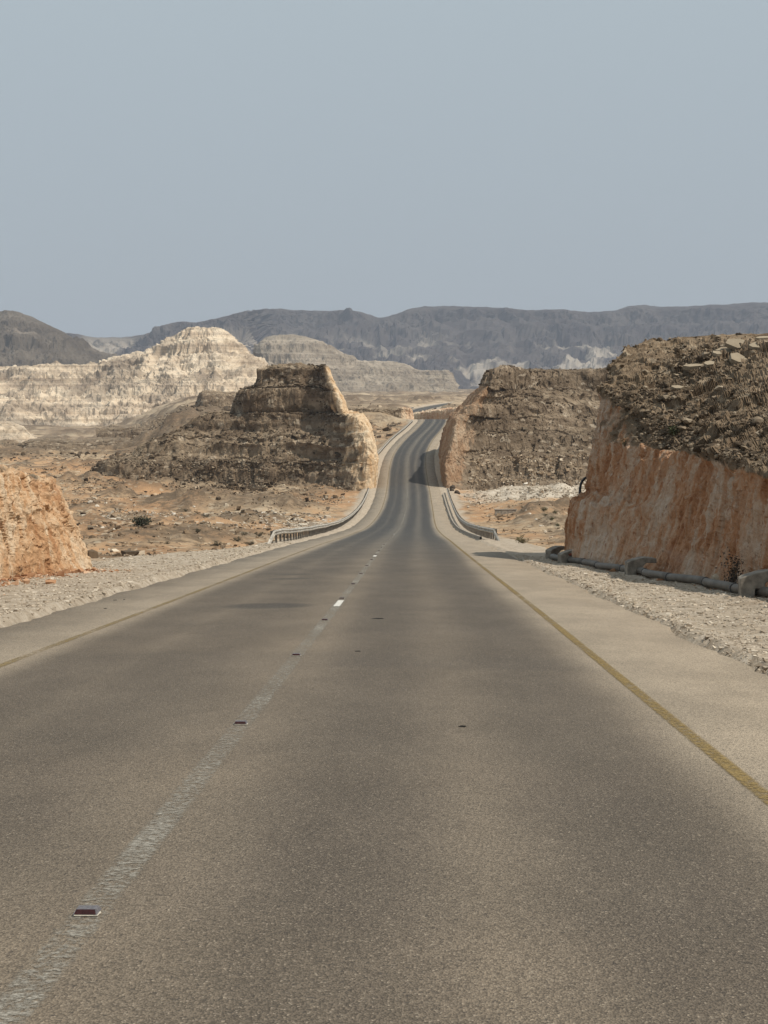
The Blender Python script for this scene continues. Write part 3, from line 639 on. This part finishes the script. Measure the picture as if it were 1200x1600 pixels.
def scatter(name, pos, size, mat, bias=0.0, flat=.65, base='cube', tilt=.9, jit=.36):
    V, Fa, k = rocks_np(pos, size, flat, jit, base, tilt)
    tone = np.repeat(np.clip(rng.beta(1.6, 2.6, len(pos)) + bias, 0, 1), k)
    return tag(np_mesh(name, V, Fa, mat, {'tone': tone}, smooth=False), kind='stuff')
def on_hill(key, n, seed, cutmax=.35, t0=0, t1=99, weight=None):
    o, V, N, c, t = HILLS[key]
    m = (c < cutmax) & (t >= t0) & (t <= t1) & (V[:, 1] > 8)
    w = np.ones(len(V)) if weight is None else weight(V, N, t)
    w = np.clip(w, 0, None) * m * np.clip(1.2 + 1.6 * fbm(V / 3.0, 3, seed), .05, 3); idx = rng.choice(len(V), n, p=w / w.sum())
    return V[idx] + rng.normal(0, .06, (n, 3)) * np.array((1, 1, .3)), t[idx]
def sizes(n, lo, hi, k=2.6): return lo * (1 - rng.random(n) * (1 - (lo / hi) ** k)) ** (-1 / k)
def rocks_on(key, name, n, lo, hi, mat, **kw):
    bias = kw.pop('bias', 0); pos, t = on_hill(key, n, kw.pop('seed', 1), **kw); sz = sizes(n, lo, hi)
    pos[:, 2] += sz * .12
    return scatter(name, pos, sz, mat, bias, base='ico' if key == 'right' else 'cube')
rocks_on('right', 'scree', 9000, .03, .20, M['stone_grey'], seed=11, t0=3.0, weight=lambda V, N, t: np.where(V[:, 1] > 30, 1, .15) * np.where(t < 4.2, 1.5, 1))
rocks_on('left', 'scree', 1500, .04, .22, M['stone_tan'], seed=12, t0=1.8)
rocks_on('mesa_l', 'scree', 2600, .10, .6, M['stone_dark'], seed=13)
rocks_on('mesa_l', 'scree', 4000, .10, .5, M['stone_grey'], seed=14, t0=0, t1=1.6, bias=.12)
rocks_on('mesa_r', 'scree', 2600, .10, .55, M['stone_grey'], seed=15, bias=-.05)
rocks_on('mesa_r', 'scree', 3000, .10, .5, M['stone_tan'], seed=16, t0=0, t1=1.6, bias=.1)
def ground_pts(n, xr, yr, seed, umin=9.5, clump=1.6, ypow=1.0, scale=9.0):
    x = rng.uniform(*xr, n * 6); y = yr[0] + (yr[1] - yr[0]) * rng.random(n * 6) ** ypow
    p = np.stack([x, y, np.zeros_like(x)], -1)
    w = np.clip(.55 + clump * fbm(p / np.array((scale, scale * .55, 1)), 3, seed), .03, 3) * (np.abs(x - road_x(y)) > umin)
    idx = rng.choice(len(x), n, replace=False, p=w / w.sum()); x, y = x[idx], y[idx]
    z = ground_height(x, y)[0]; return np.stack([x, y, z], -1)
def ground_rocks(name, n, xr, yr, lo, hi, mat, bias=0, **kw):
    pos = ground_pts(n, xr, yr, **kw); sz = sizes(n, lo, hi); pos[:, 2] += sz * .15
    return scatter(name, pos, sz, mat, bias)
ground_rocks('scattered_stones', 14000, (-75, -3), (60, 330), .07, .6, M['stone_tan'], seed=61, ypow=.9)
ground_rocks('scattered_stones', 5000, (-75, -3), (75, 330), .08, .6, M['stone_dark'], seed=62, ypow=.9, scale=14)
ground_rocks('scattered_stones', 5500, (7, 60), (85, 250), .07, .5, M['stone_tan'], seed=63)
ground_rocks('scattered_stones', 6500, (-170, 30), (345, 640), .22, 1.6, M['stone_grey'], seed=64, scale=40)
def blob_rocks(name, n, cx, cy, rx, ry, lo, hi, mat, bias=0):
    x = cx + rng.normal(0, rx, n); y = cy + rng.normal(0, ry, n); m = np.abs(x - road_x(y)) > 8.5; x, y = x[m], y[m]
    sz = sizes(len(x), lo, hi); z = ground_height(x, y)[0] + sz * .15
    return scatter(name, np.stack([x, y, z], -1), sz, mat, bias)
blob_rocks('white_rubble', 3500, 27, 234, 8, 12, .08, .5, M['stone_white'])
blob_rocks('white_rubble', 900, 20.5, 108, 1.6, 9, .08, .45, M['stone_white'])
blob_rocks('white_rubble', 900, -9, 165, 4, 9, .08, .4, M['stone_white'])
blob_rocks('white_rubble', 500, -31, 178, 5, 8, .08, .5, M['stone_white'])
blob_rocks('dark_rubble', 1300, -26, 262, 5, 9, .12, .5, M['stone_dark'], -.1)
M['stone_orange'] = stone_material('fallen orange stones', (.22, .10, .05), (.42, .24, .135), (.60, .46, .34), .6)
def foot_stones(n, line, off, lo, hi):
    L = np.array(line, float); t = rng.random(n) * (len(L) - 1); i = t.astype(int); f = (t - i)[:, None]; q = L[i] * (1 - f) + L[i + 1] * f
    x = q[:, 0] - off * np.abs(rng.normal(.1, .28, n)); y = q[:, 1] + rng.normal(0, .2, n); sz = sizes(n, lo, hi, 1.8)
    return scatter('fallen_stones', np.stack([x, y, ground_height(x, y)[0] + sz * .2], -1), sz, M['stone_orange'])
foot_stones(1100, rb[1:5], 1.0, .02, .15)
foot_stones(900, lb[1:4], -1.6, .02, .16)
# stones set close together on both verges
def verge_stones(n, ur, yr, lo, hi, ypow):
    y = yr[0] + (yr[1] - yr[0]) * rng.random(n) ** ypow; u = rng.uniform(*ur, n); x = road_x(y) + u
    z = ground_height(x, y)[0]; sz = sizes(n, lo, hi, 1.5)
    return scatter('verge_stones', np.stack([x, y, z - sz * .02], -1), sz, M['stone_pale'], .12, .5, 'cube', .7, .35)
verge_stones(14500, (5.40, 9.4), (11, 60), .012, .06, 1.35)
verge_stones(14500, (-10.6, -5.1), (17, 84), .014, .065, 1.35)

# ------------------------------------------------------------------ things
bpy.context.view_layer.update()
DG = bpy.context.evaluated_depsgraph_get()
def hit(px, py):
    """surface point seen in a given direction from the photographer's place"""
    q = Vector(P(px, py, 1.0)); o = Vector((0, 0, EYE)); ok, loc, nrm, idx, ob, mt = scene.ray_cast(DG, o, (q - o).normalized())
    return (loc, nrm) if ok else (None, None)
def floor_z(x, y):
    ok, loc, *_ = scene.ray_cast(DG, Vector((x, y, float(ground_base(np.array([x]), np.array([y]))[0][0]) + 2.2)), Vector((0, 0, -1)))
    return loc.z if ok else float(ground_height(np.array([x]), np.array([y]))[0][0])

# --- guard rails
M['galv'] = plain('galvanised steel', (.41, .38, .33), .6, .25, .35, 2.0)
M['post'] = plain('dull steel post', (.20, .18, .155), .7, .3, .3, 5.0)
M['bolt'] = plain('rusty bolt', (.07, .05, .04), .7, .4)
def w_beam_mesh(L=4.0):
    # W shaped sheet, 0.31 high; faces -x side of nothing: ridges point to +x
    zs = [(-.155, .0), (-.135, .02), (-.10, .075), (-.055, .075), (-.02, .015), (.02, .015), (.055, .075), (.10, .075), (.135, .02), (.155, .0)]
    prof = [(x, z) for z, x in zs] + [(x - .008, z) for z, x in zs[::-1]]
    return MB().prism(prof, -L / 2 - .04, L / 2 + .04).mesh('beam_panel', M['galv'])
BEAM = w_beam_mesh(); 
POST = MB().box(-.06, .06, -.004, .004, -.5, .74).box(-.064, -.056, -.04, .04, -.5, .74).box(.056, .064, -.04, .04, -.5, .74).mesh('post', M['post'])
SPACER = MB().box(-.05, .05, -.06, .06, -.16, .16).mesh('spacer', M['post'])
BOLT = MB().tube([(0, 0, 0), (.03, 0, 0)], .028, 6).mesh('bolt', M['bolt'])
def guard_rail(label, y0, y1, u, side, flare=0.0, term=True):
    """side = +1: the beam faces +x (rail on the left of the road)"""
    def at(y):
        fl = flare * max(0, 1 - (y - y0) / 14.0) ** 2
        return Vector((float(road_x(y)) + u - side * fl, y, 0))
    ys = np.arange(y0, y1 + .01, 4.0); root = empty('guard_rail', at(ys[0]) + Vector((0, 0, floor_z(*at(ys[0])[:2]))))
    tag(root, label, 'guard rail', 'guard rails beside the valley road')
    tops = []
    for y in np.arange(y0, ys[-1] + .01, 2.0):
        p = at(y); p.z = floor_z(p.x, p.y); o = part('post', POST, root, p - root.location, (random.uniform(-.03, .03), random.uniform(-.03, .03), 0)); 
    for k in range(len(ys)):
        p = at(ys[k]); p.z = max(floor_z(p.x, p.y), float(road_z(ys[k])) - .15) + .60 + random.uniform(-.015, .015); tops.append(p)
    def panel(a, b):
        d = b - a; L = d.length; rx = math.asin(d.z / L); rz = -math.atan2(d.x, d.y)
        o = part('beam_panel', BEAM, root, (a + b) / 2 - root.location + Vector((side * .12, 0, 0)), (0, 0, 0), (side, L / 4.0, 1))
        o.rotation_euler = Euler((rx, 0, rz)); return o
    for a, b in zip(tops[:-1], tops[1:]):
        o = panel(a, b)
        part('bolt', BOLT, o, (.012, -1.98, 0)); 
    if term:
        a = tops[0]; e = a + Vector((-side * .25, -2.0, -.62)); o = panel(e, a); o.name = 'end_terminal'; o['label'] = 'end panel bent down to the ground'
    for k, y in enumerate(ys): part('spacer', SPACER, root, tops[k] - root.location + Vector((side * .085, 0, 0)))
    return root
guard_rail('long pale guard rail on the left verge below the dark mesa, end bent to ground', 84, 240, -6.25, 1, .25)
guard_rail('long guard rail beside the kerb, facing away, above a culvert wall', 95, 239, 6.45, -1, .2)
guard_rail('far guard rail curving up to the crest behind the dark mesa', 316, 436, -6.3, 1, .3)
guard_rail('short far guard rail at the foot of the brown mesa before the crest', 316, 360, 6.4, -1, .2)
guard_rail('distant guard rail on the outer edge of the road past the crest', 640, 760, -6.4, 1, 0, False)
guard_rail('distant guard rail on the inner edge of the road past the crest', 640, 740, 6.4, -1, 0, False)

# --- road studs
M['stud'] = plain('grey plastic stud', (.13, .125, .135), .6, 0, .3, 60)
M['reflector'] = plain('dark red reflector', (.028, .007, .007), .3, 0, .3, 60)
M['mortar'] = plain('pale bedding mortar', (.50, .46, .38), .9, 0, .25, 40)
def stud_mesh():
    b = MB(); b.add([(-.052, -.05, 0), (.052, -.05, 0), (.052, .05, 0), (-.052, .05, 0), (-.042, -.030, .020), (.042, -.030, .020), (.042, .030, .020), (-.042, .030, .020)],
                    [(3, 2, 1, 0), (4, 5, 6, 7), (0, 1, 5, 4), (1, 2, 6, 5), (2, 3, 7, 6), (3, 0, 4, 7)]); return b.mesh('body', M['stud'])
STUD = stud_mesh()
LENS = MB().add([(-.047, -.0495, .002), (.047, -.0495, .002), (.040, -.0325, .019), (-.040, -.0325, .019), (-.047, -.045, .002), (.047, -.045, .002), (.040, -.028, .019), (-.040, -.028, .019)],
                [(0, 1, 2, 3), (7, 6, 5, 4), (0, 3, 7, 4), (1, 5, 6, 2), (3, 2, 6, 7), (0, 4, 5, 1)]).mesh('reflector', M['reflector'])
PAD = MB().add([(-.046, -.060, 0), (.056, -.057, 0), (.060, .0, 0), (.04, .045, 0), (-.045, .045, 0), (-.046, -.060, .003), (.056, -.057, .003), (.060, .0, .003), (.04, .045, .003), (-.045, .045, .003)],
               [(4, 3, 2, 1, 0), (5, 6, 7, 8, 9), (0, 1, 6, 5), (1, 2, 7, 6), (2, 3, 8, 7), (3, 4, 9, 8), (4, 0, 5, 9)]).mesh('bedding', M['mortar'])
slope = math.atan(.073)
for k in range(18):
    y = 6.35 + 5.72 * k
    o = empty('road_stud', (float(road_x(y)) - .01, y, float(road_z(y)) + .006)); o.rotation_euler = (-slope, 0, -.02)
    tag(o, {4: 'grey road stud at the far end of the long white paint patch', 9: 'grey road stud at the far end of the short distant white paint patch'}.get(k, 'small grey road stud with dark red reflector on the worn bare centre line'), 'road stud', 'road studs along the centre line')
    part('bedding', PAD, o); b = part('body', STUD, o, (0, 0, .003)); part('reflector', LENS, o, (0, -.0015, .003))

# --- drain pipe and its concrete saddles along the right cut
M['pipe'] = plain('grey plastic pipe', (.14, .128, .11), .6, 0, .22, 3)
M['collar'] = plain('dark pipe collar', (.085, .08, .075), .6, 0, .2, 6)
M['concrete'] = plain('rough concrete', (.235, .21, .175), .92, 0, .35, 5)
M['black'] = plain('black plastic hose', (.02, .02, .022), .45, 0, .3, 6)
base_x = lambda y: float(np.interp(y, [2, 20, 33, 45, 56.3, 60], [11.0, 9.7, 8.45, 7.75, 6.95, 7.3]))
def pipe_pt(y):
    x = base_x(y) - .62 + .10 * math.sin(y * .9) + .05 * math.sin(y * 2.1); return Vector((x, y, floor_z(x, y) + .105))
pr = empty('drain_pipe', pipe_pt(24)); tag(pr, 'grey drain pipe lying along the foot of the orange right cut', 'pipe')
yy = 24.0; n_s = 0
pts_all = []
while yy < 57.5:
    L = 3.0; q = [pipe_pt(yy + L * i / 5.0) - pr.location for i in range(6)]
    q[-1] = pipe_pt(yy + L) - pr.location
    zz0, zz1 = q[0].z, q[-1].z
    for i in range(6): q[i].z = zz0 + (zz1 - zz0) * i / 5.0 + (.015 if 0 < i < 5 else 0)
    part('pipe_section', MB().tube(q, .102, 14).mesh('pipe_section', M['pipe'], True), pr)
    d = (q[1] - q[0]).normalized()
    part('collar', MB().tube([q[0] - d * .055, q[0] + d * .055], .122, 14).mesh('collar', M['collar']), pr)
    yy += L
SAD = [(-.40, -.15), (-.42, .40), (-.34, .45), (-.02, .55), (.16, .58), (.52, .55), (.54, .40), (.20, .40), (.10, .30), (.10, .20), (-.10, .20), (-.12, -.15)]
def saddle(y, sc, label, rz=0.0, tl=0.0):
    p = pipe_pt(y); o = empty('concrete_saddle', (p.x, p.y, p.z - .105), rz); o.scale = (sc, sc, sc)
    o.rotation_euler = (0, tl, rz)
    tag(o, label, 'pipe support', 'concrete supports over the drain pipe')
    b = MB().prism(SAD, -.20, .20).mesh('hook', M['concrete']); ob = part('hook', b, o)
    m = ob.modifiers.new('bevel', 'BEVEL'); m.width = .02; m.segments = 2
saddle(31.6, 1.0, 'tall pale concrete pipe support beside a dry black bush', -.1)
saddle(43.2, .9, 'wide flat-topped concrete pipe support midway along the cut', .12, .03)
saddle(52.8, .82, 'concrete pipe support beside a rust red stone', .3)
saddle(57.2, .85, 'concrete pipe support at the far corner of the cut', .6)
h0 = P(906, 777, 57.0); h1 = P(930, 742, 57.9)
hp = []
for i in range(9):
    t = i / 8; q = Vector(lerp(h0, h1, t)); q.x -= .22 * math.sin(math.pi * t) * .9; q.z += .20 * math.sin(math.pi * t); hp.append(q)
hp = [Vector(h0) + Vector((0, .1, -.35))] + hp + [Vector(h1) + Vector((.6, .3, .05))]
ho = bpy.data.objects.new('hose', MB().tube(hp, .05, 8).mesh('hose', M['black'], True)); C.objects.link(ho)
tag(ho, 'thick black hose bending over the ledge of the right cut', 'hose')

# --- culvert wall beyond the right guard rail
c0 = Vector(P(790, 792, 186)); c0.z = float(ground_height(np.array([c0.x]), np.array([c0.y]))[0][0])
cu = empty('culvert_wall', c0, .15); tag(cu, 'small grey concrete culvert wall in the gully beyond the right rail', 'culvert')
part('wall', MB().box(-1.35, 1.35, -.12, .12, -1.2, .62).mesh('wall', M['concrete']), cu)
part('coping', MB().box(-1.4, 1.4, -.17, .17, .62, .72).mesh('coping', M['kerb']), cu)
part('wing_wall', MB().box(-.1, .1, 0, 1.6, -1.2, .35).mesh('wing_wall', M['concrete']), cu, (1.25, .122, 0), (0, 0, -.5))

# --- single boulders and slabs
import bmesh
def boulder_mesh(name, mat, seed, rough=.25, sq=(1, 1, .7), sub=2, box=False):
    bm = bmesh.new()
    if box: bmesh.ops.create_cube(bm, size=1.6); bmesh.ops.subdivide_edges(bm, edges=bm.edges, cuts=3, use_grid_fill=True)
    else: bmesh.ops.create_icosphere(bm, subdivisions=sub, radius=1)
    v = np.array([q.co for q in bm.verts]); d = fbm(v * 1.1 + seed * 3.1, 3, seed); w, cid = worley(v * 1.1 + seed, seed)
    for q, a, b in zip(bm.verts, d, w): q.co *= 1 + rough * a - rough * .6 * b; q.co.x *= sq[0]; q.co.y *= sq[1]; q.co.z *= sq[2]
    me = bpy.data.meshes.new(name); bm.to_mesh(me); bm.free(); me.materials.append(mat)
    a = me.attributes.new('tone', 'FLOAT', 'POINT'); a.data.foreach_set('value', np.full(len(me.vertices), .5 + .2 * math.sin(seed * 5)))
    return me
M['slab'] = stone_material('pale flat limestone', (.20, .16, .115), (.33, .275, .20), (.46, .40, .31), .6)
M['rust_stone'] = stone_material('rust red stone', (.10, .03, .018), (.20, .065, .04), (.30, .12, .075), .4)
M['pale_boulder'] = stone_material('pale boulder', (.32, .27, .21), (.54, .475, .385), (.66, .60, .51), 1)
M['black_stone'] = stone_material('dark stone', (.03, .024, .019), (.065, .05, .038), (.12, .095, .072), 1)
B_PALE = [boulder_mesh('boulder', M['pale_boulder'], k + 3, .5, (1.15, .9, .6), 1) for k in range(4)]
B_DARK = [boulder_mesh('boulder', M['black_stone'], k + 13, .3, (1.1, .9, .8)) for k in range(3)]
def boulder(px, py, wpx, meshes, label, group=None, name='boulder'):
    loc, nrm = hit(px, py)
    if loc is None: return
    r = wpx / 2 * loc.y / F; o = bpy.data.objects.new(name, random.choice(meshes)); C.objects.link(o)
    o.location = loc + Vector((0, 0, r * .15)); o.scale = (r, r, r); o.rotation_euler = (random.uniform(-.2, .2), random.uniform(-.2, .2), random.uniform(0, 6.3))
    return tag(o, label, 'boulder', group)
for px, py, w in ((141, 786, 12), (152, 791, 9), (165, 786, 7), (205, 782, 6), (210, 790, 6), (160, 825, 8), (178, 828, 8), (303, 792, 6), (318, 815, 6), (345, 800, 5)):
    boulder(px, py, w, B_PALE, 'pale boulder among brown stones on the open plain left of the road', 'pale boulders on the left plain')
for px, py, w in ((505, 781, 8), (497, 786, 6), (520, 778, 6), (478, 790, 5), (536, 776, 5), (545, 785, 5)):
    boulder(px, py, w, B_PALE, 'pale boulder on the orange slope behind the long left guard rail', 'pale boulders behind the left rail')
for px, py, w in ((845, 822, 9), (852, 832, 10), (838, 812, 7), (861, 840, 8), (828, 803, 6), (822, 798, 5)):
    boulder(px, py, w, B_PALE, 'whitish boulder in the line of rubble beyond the right guard rail', 'whitish boulders beyond the right rail')
for x, y, r in ((11.0, 243, .5), (11.3, 247, .6), (10.9, 251, .45), (11.1, 255, .6), (11.2, 259, .5), (11.6, 238, .5)):
    o = bpy.data.objects.new('boulder', B_DARK[int(y) % 3]); C.objects.link(o); o.location = (x, y, floor_z(x, y) + r * .3); o.scale = (r, r, r); o.rotation_euler = (0, 0, y)
    tag(o, 'dark boulder in the row at the foot of the brown mesa', 'boulder', 'dark boulders at the foot of the brown mesa')
loc, nrm = hit(1118, 672)
for px, py, w, lab in ((1183, 661, 20, 'large grey boulder on the rubble above the right cut'), (1030, 531, 9, 'single dark stone standing on the skyline of the right hill')):
    boulder(px, py, w, [boulder_mesh('boulder', M['stone_grey'], int(px), .3, (1, .9, .85))], lab)
o = boulder(893, 868, 20, [boulder_mesh('boulder', M['rust_stone'], 5, .5, (1.3, .8, .45), 1)], 'rust red stone lying behind the drain pipe at the foot of the cut')
o = boulder(1118, 905, 26, [boulder_mesh('boulder', M['stone_tan'], 9, .5, (1.2, .7, .6), 1)], 'brown pointed stone between the drain pipe and the right cut')
def slab(px, py, w, h, tilt, rz, label):
    loc, nrm = hit(px, py)
    if loc is None: return
    L = w * loc.y / F; k = random.randrange(99); n = 6; pr_ = []
    for i in range(n):
        a = 2 * math.pi * i / n + random.uniform(-.3, .3); r = random.uniform(.8, 1.1); pr_.append((math.cos(a) * r * L / 2, math.sin(a) * r * L * h / 2))
    b = MB(); t = .07 + L * .09
    v = [(x, y, 0) for x, y in pr_] + [(x * 1.02, y * 1.02, -t) for x, y in pr_]
    b.add(v, [tuple(range(n)), tuple(range(n, 2 * n))[::-1]] + [(i, n + i, n + (i + 1) % n, (i + 1) % n) for i in range(n)])
    me = b.mesh('rock_slab', M['slab']); a_ = me.attributes.new('tone', 'FLOAT', 'POINT'); a_.data.foreach_set('value', np.full(2 * n, random.uniform(.3, .5)))
    o = bpy.data.objects.new('rock_slab', me); C.objects.link(o); o.location = loc + Vector((0, -.05, .06)); o.rotation_euler = (tilt, random.uniform(-.12, .12), rz)
    return tag(o, label, 'rock slab', 'pale rock slabs on the right hill')
slab(1152, 538, 38, .9, .55, .2, 'broad pale rock slab leaning at the top of the right hill')
slab(1180, 541, 24, .9, .5, -.3, 'smaller pale rock slab resting beside the broad top slab')
slab(1138, 549, 40, .7, .35, .1, 'long pale slab just under the broad top slab')
slab(1153, 561, 36, .8, .6, .5, 'pointed pale slab a little below the hilltop slabs')
slab(1108, 569, 18, .8, .5, .1, 'small square pale slab left of the pointed slab')
slab(1084, 573, 34, .4, .4, 0, 'thin broken pale slab lying along the slope')
slab(1058, 607, 22, .5, .5, .15, 'lone narrow pale slab halfway down the right hill')
slab(1193, 529, 28, .5, .3, 0, 'dull flat slab lying on the very crest of the right hill')
slab(1120, 553, 20, .7, .4, .3, 'chipped little slab at the low edge of the hilltop pile')

# --- shrubs
M['leaf'] = plain('dusty green leaves', (.062, .070, .032), .8, 0, .4, 12)
M['leaf_dark'] = plain('dark grey green leaves', (.040, .043, .026), .8, 0, .4, 12)
M['leaf_tan'] = plain('dry olive leaves', (.14, .12, .062), .85, 0, .35, 12)
M['dry'] = plain('dry blackened twigs', (.05, .042, .036), .9, 0, .4, 12)
M['stem'] = plain('grey brown twig', (.14, .105, .07), .9, 0, .3, 20)
def shrub(px, py, wpx, hf, leafm, label, group=None, leaves=420, at=None):
    loc, nrm = (at, None) if at else hit(px, py)
    if loc is None: return
    loc = Vector(loc); w = wpx * loc.y / F; h = w * hf
    o = empty('shrub', loc); tag(o, label, 'shrub', group)
    b = MB()
    tips = []
    for k in range(14):
        a = random.uniform(0, 6.28); r = random.random() ** .6 * w / 2 * .85; tip = Vector((math.cos(a) * r, math.sin(a) * r, h * random.uniform(.55, 1) * (1 - .5 * (2 * r / w) ** 2)))
        mid_ = tip * .5 + Vector((random.uniform(-.06, .06) * w, random.uniform(-.06, .06) * w, -.04 * h)); b.tube([(0, 0, -.06 * h), mid_, tip], [.018 * w, .011 * w, .005 * w], 5); tips.append(tip); tips.append(mid_)
    part('stems', b.mesh('stems', M['stem']), o)
    V = []; Fq = []
    for k in range(leaves):
        c = random.choice(tips) + Vector((random.gauss(0, .09 * w), random.gauss(0, .09 * w), random.gauss(0, .10 * h)))
        c.z = max(c.z, .02 * h); s_ = w * random.uniform(.025, .06); d1 = Vector((random.gauss(0, 1), random.gauss(0, 1), random.gauss(0, .8))).normalized() * s_
        d2 = d1.cross(Vector((random.gauss(0, 1), random.gauss(0, 1), random.gauss(0, 1)))).normalized() * s_ * .5
        n0 = len(V); V += [c - d1, c + d2, c + d1, c - d2]; Fq.append((n0, n0 + 1, n0 + 2, n0 + 3))
    part('foliage', MB().add(V, Fq).mesh('foliage', leafm), o); return o
shrub(222, 822, 36, .42, M['leaf_dark'], 'wide dark grey-green shrub sprawled on the left plain', leaves=900)
for px, py, w in ((308, 832, 16), (322, 808, 14), (372, 846, 18), (392, 852, 16), (340, 853, 18), (405, 838, 18), (262, 850, 10), (290, 800, 12), (382, 836, 12)):
    shrub(px, py, w, .4, M['leaf_dark'], 'small dark scrubby bush on the orange plain left of the road', 'small bushes on the left plain', 260)
shrub(818, 849, 24, .5, M['leaf_tan'], 'rounded olive bush just past the near end of the right rail')
for px, py, w in ((850, 798, 16), (862, 812, 14), (868, 802, 12), (872, 822, 12), (852, 806, 10)):
    shrub(px, py, w, .35, M['leaf'], 'low green bush on the flat beyond the rubble line right of the road', 'low bushes right of the road', 260)
shrub(1052, 680, 28, .5, M['leaf'], 'rounded green cushion shrub above the orange right cut', leaves=700)
shrub(976, 697, 15, 1.1, M['leaf'], 'upright little green shrub at the rim of the right cut', leaves=300)
gx, gy = float(road_x(352)) - 10.5, 352.0
shrub(0, 0, 20, .4, M['leaf_dark'], 'dark low shrub in the gully behind the far left guard rail', leaves=300, at=(gx, gy, floor_z(gx, gy)))
dx_, dy_ = 8.1, 30.2
shrub(0, 0, 46, 1.35, M['dry'], 'dry blackened bush against the foot of the right cut', leaves=500, at=(base_x(34.6) - .3, 34.6, floor_z(base_x(34.6) - .3, 34.6)))
shrub(33, 893, 18, .6, M['dry'], 'dead brown tuft at the foot of the left orange cut', leaves=250)

# --- scraps on the road
M['rubber'] = plain('black rubber scrap', (.02, .019, .018), .7, 0, .3, 30)
def scrap(px, py, w, label):
    loc, nrm = hit(px, py)
    if loc is None: return
    r = w * loc.y / F; k = random.randrange(50)
    o = bpy.data.objects.new('tyre_scrap', boulder_mesh('tyre_scrap', M['rubber'], k, .35, (.5 * r, .09 * r, min(.14 * r, .012)), 2)); C.objects.link(o); o.location = loc + Vector((0, 0, .004)); o.rotation_euler = (-slope, 0, random.uniform(-.2, .2))
    tag(o, label, 'scrap', 'black scraps on the asphalt')
scrap(164, 951, 7, 'largest black scrap on the left paved shoulder')
scrap(180, 938, 6, 'flat black scrap on the left shoulder, near a smaller crumb')
scrap(194, 937, 4, 'black crumb on the left shoulder beside a flat scrap')
scrap(590, 967, 24, 'thin black strip lying across the right lane')
scrap(559, 1018, 9, 'small black scrap near the centre line in the right lane')
scrap(723, 1136, 14, 'thin dark sliver alone in the middle of the right lane')

# ------------------------------------------------------------------ haze
def build_haze():
    n = bpy.data.materials.new('dusty air'); n.use_nodes = True; t = n.node_tree; t.nodes.clear()
    o = t.nodes.new('ShaderNodeOutputMaterial'); v = t.nodes.new('ShaderNodeVolumePrincipled')
    v.inputs['Color'].default_value = (.71, .80, .96, 1); v.inputs['Density'].default_value = HAZE; v.inputs['Anisotropy'].default_value = 0.0
    t.links.new(v.outputs[0], o.inputs['Volume'])
    b = MB().box(-4700, 4700, -300, 9300, -75, 460)
    ob = bpy.data.objects.new('haze', b.mesh('haze', n)); C.objects.link(ob); tag(ob, kind='stuff')
HAZE = 8.5e-5
build_haze()
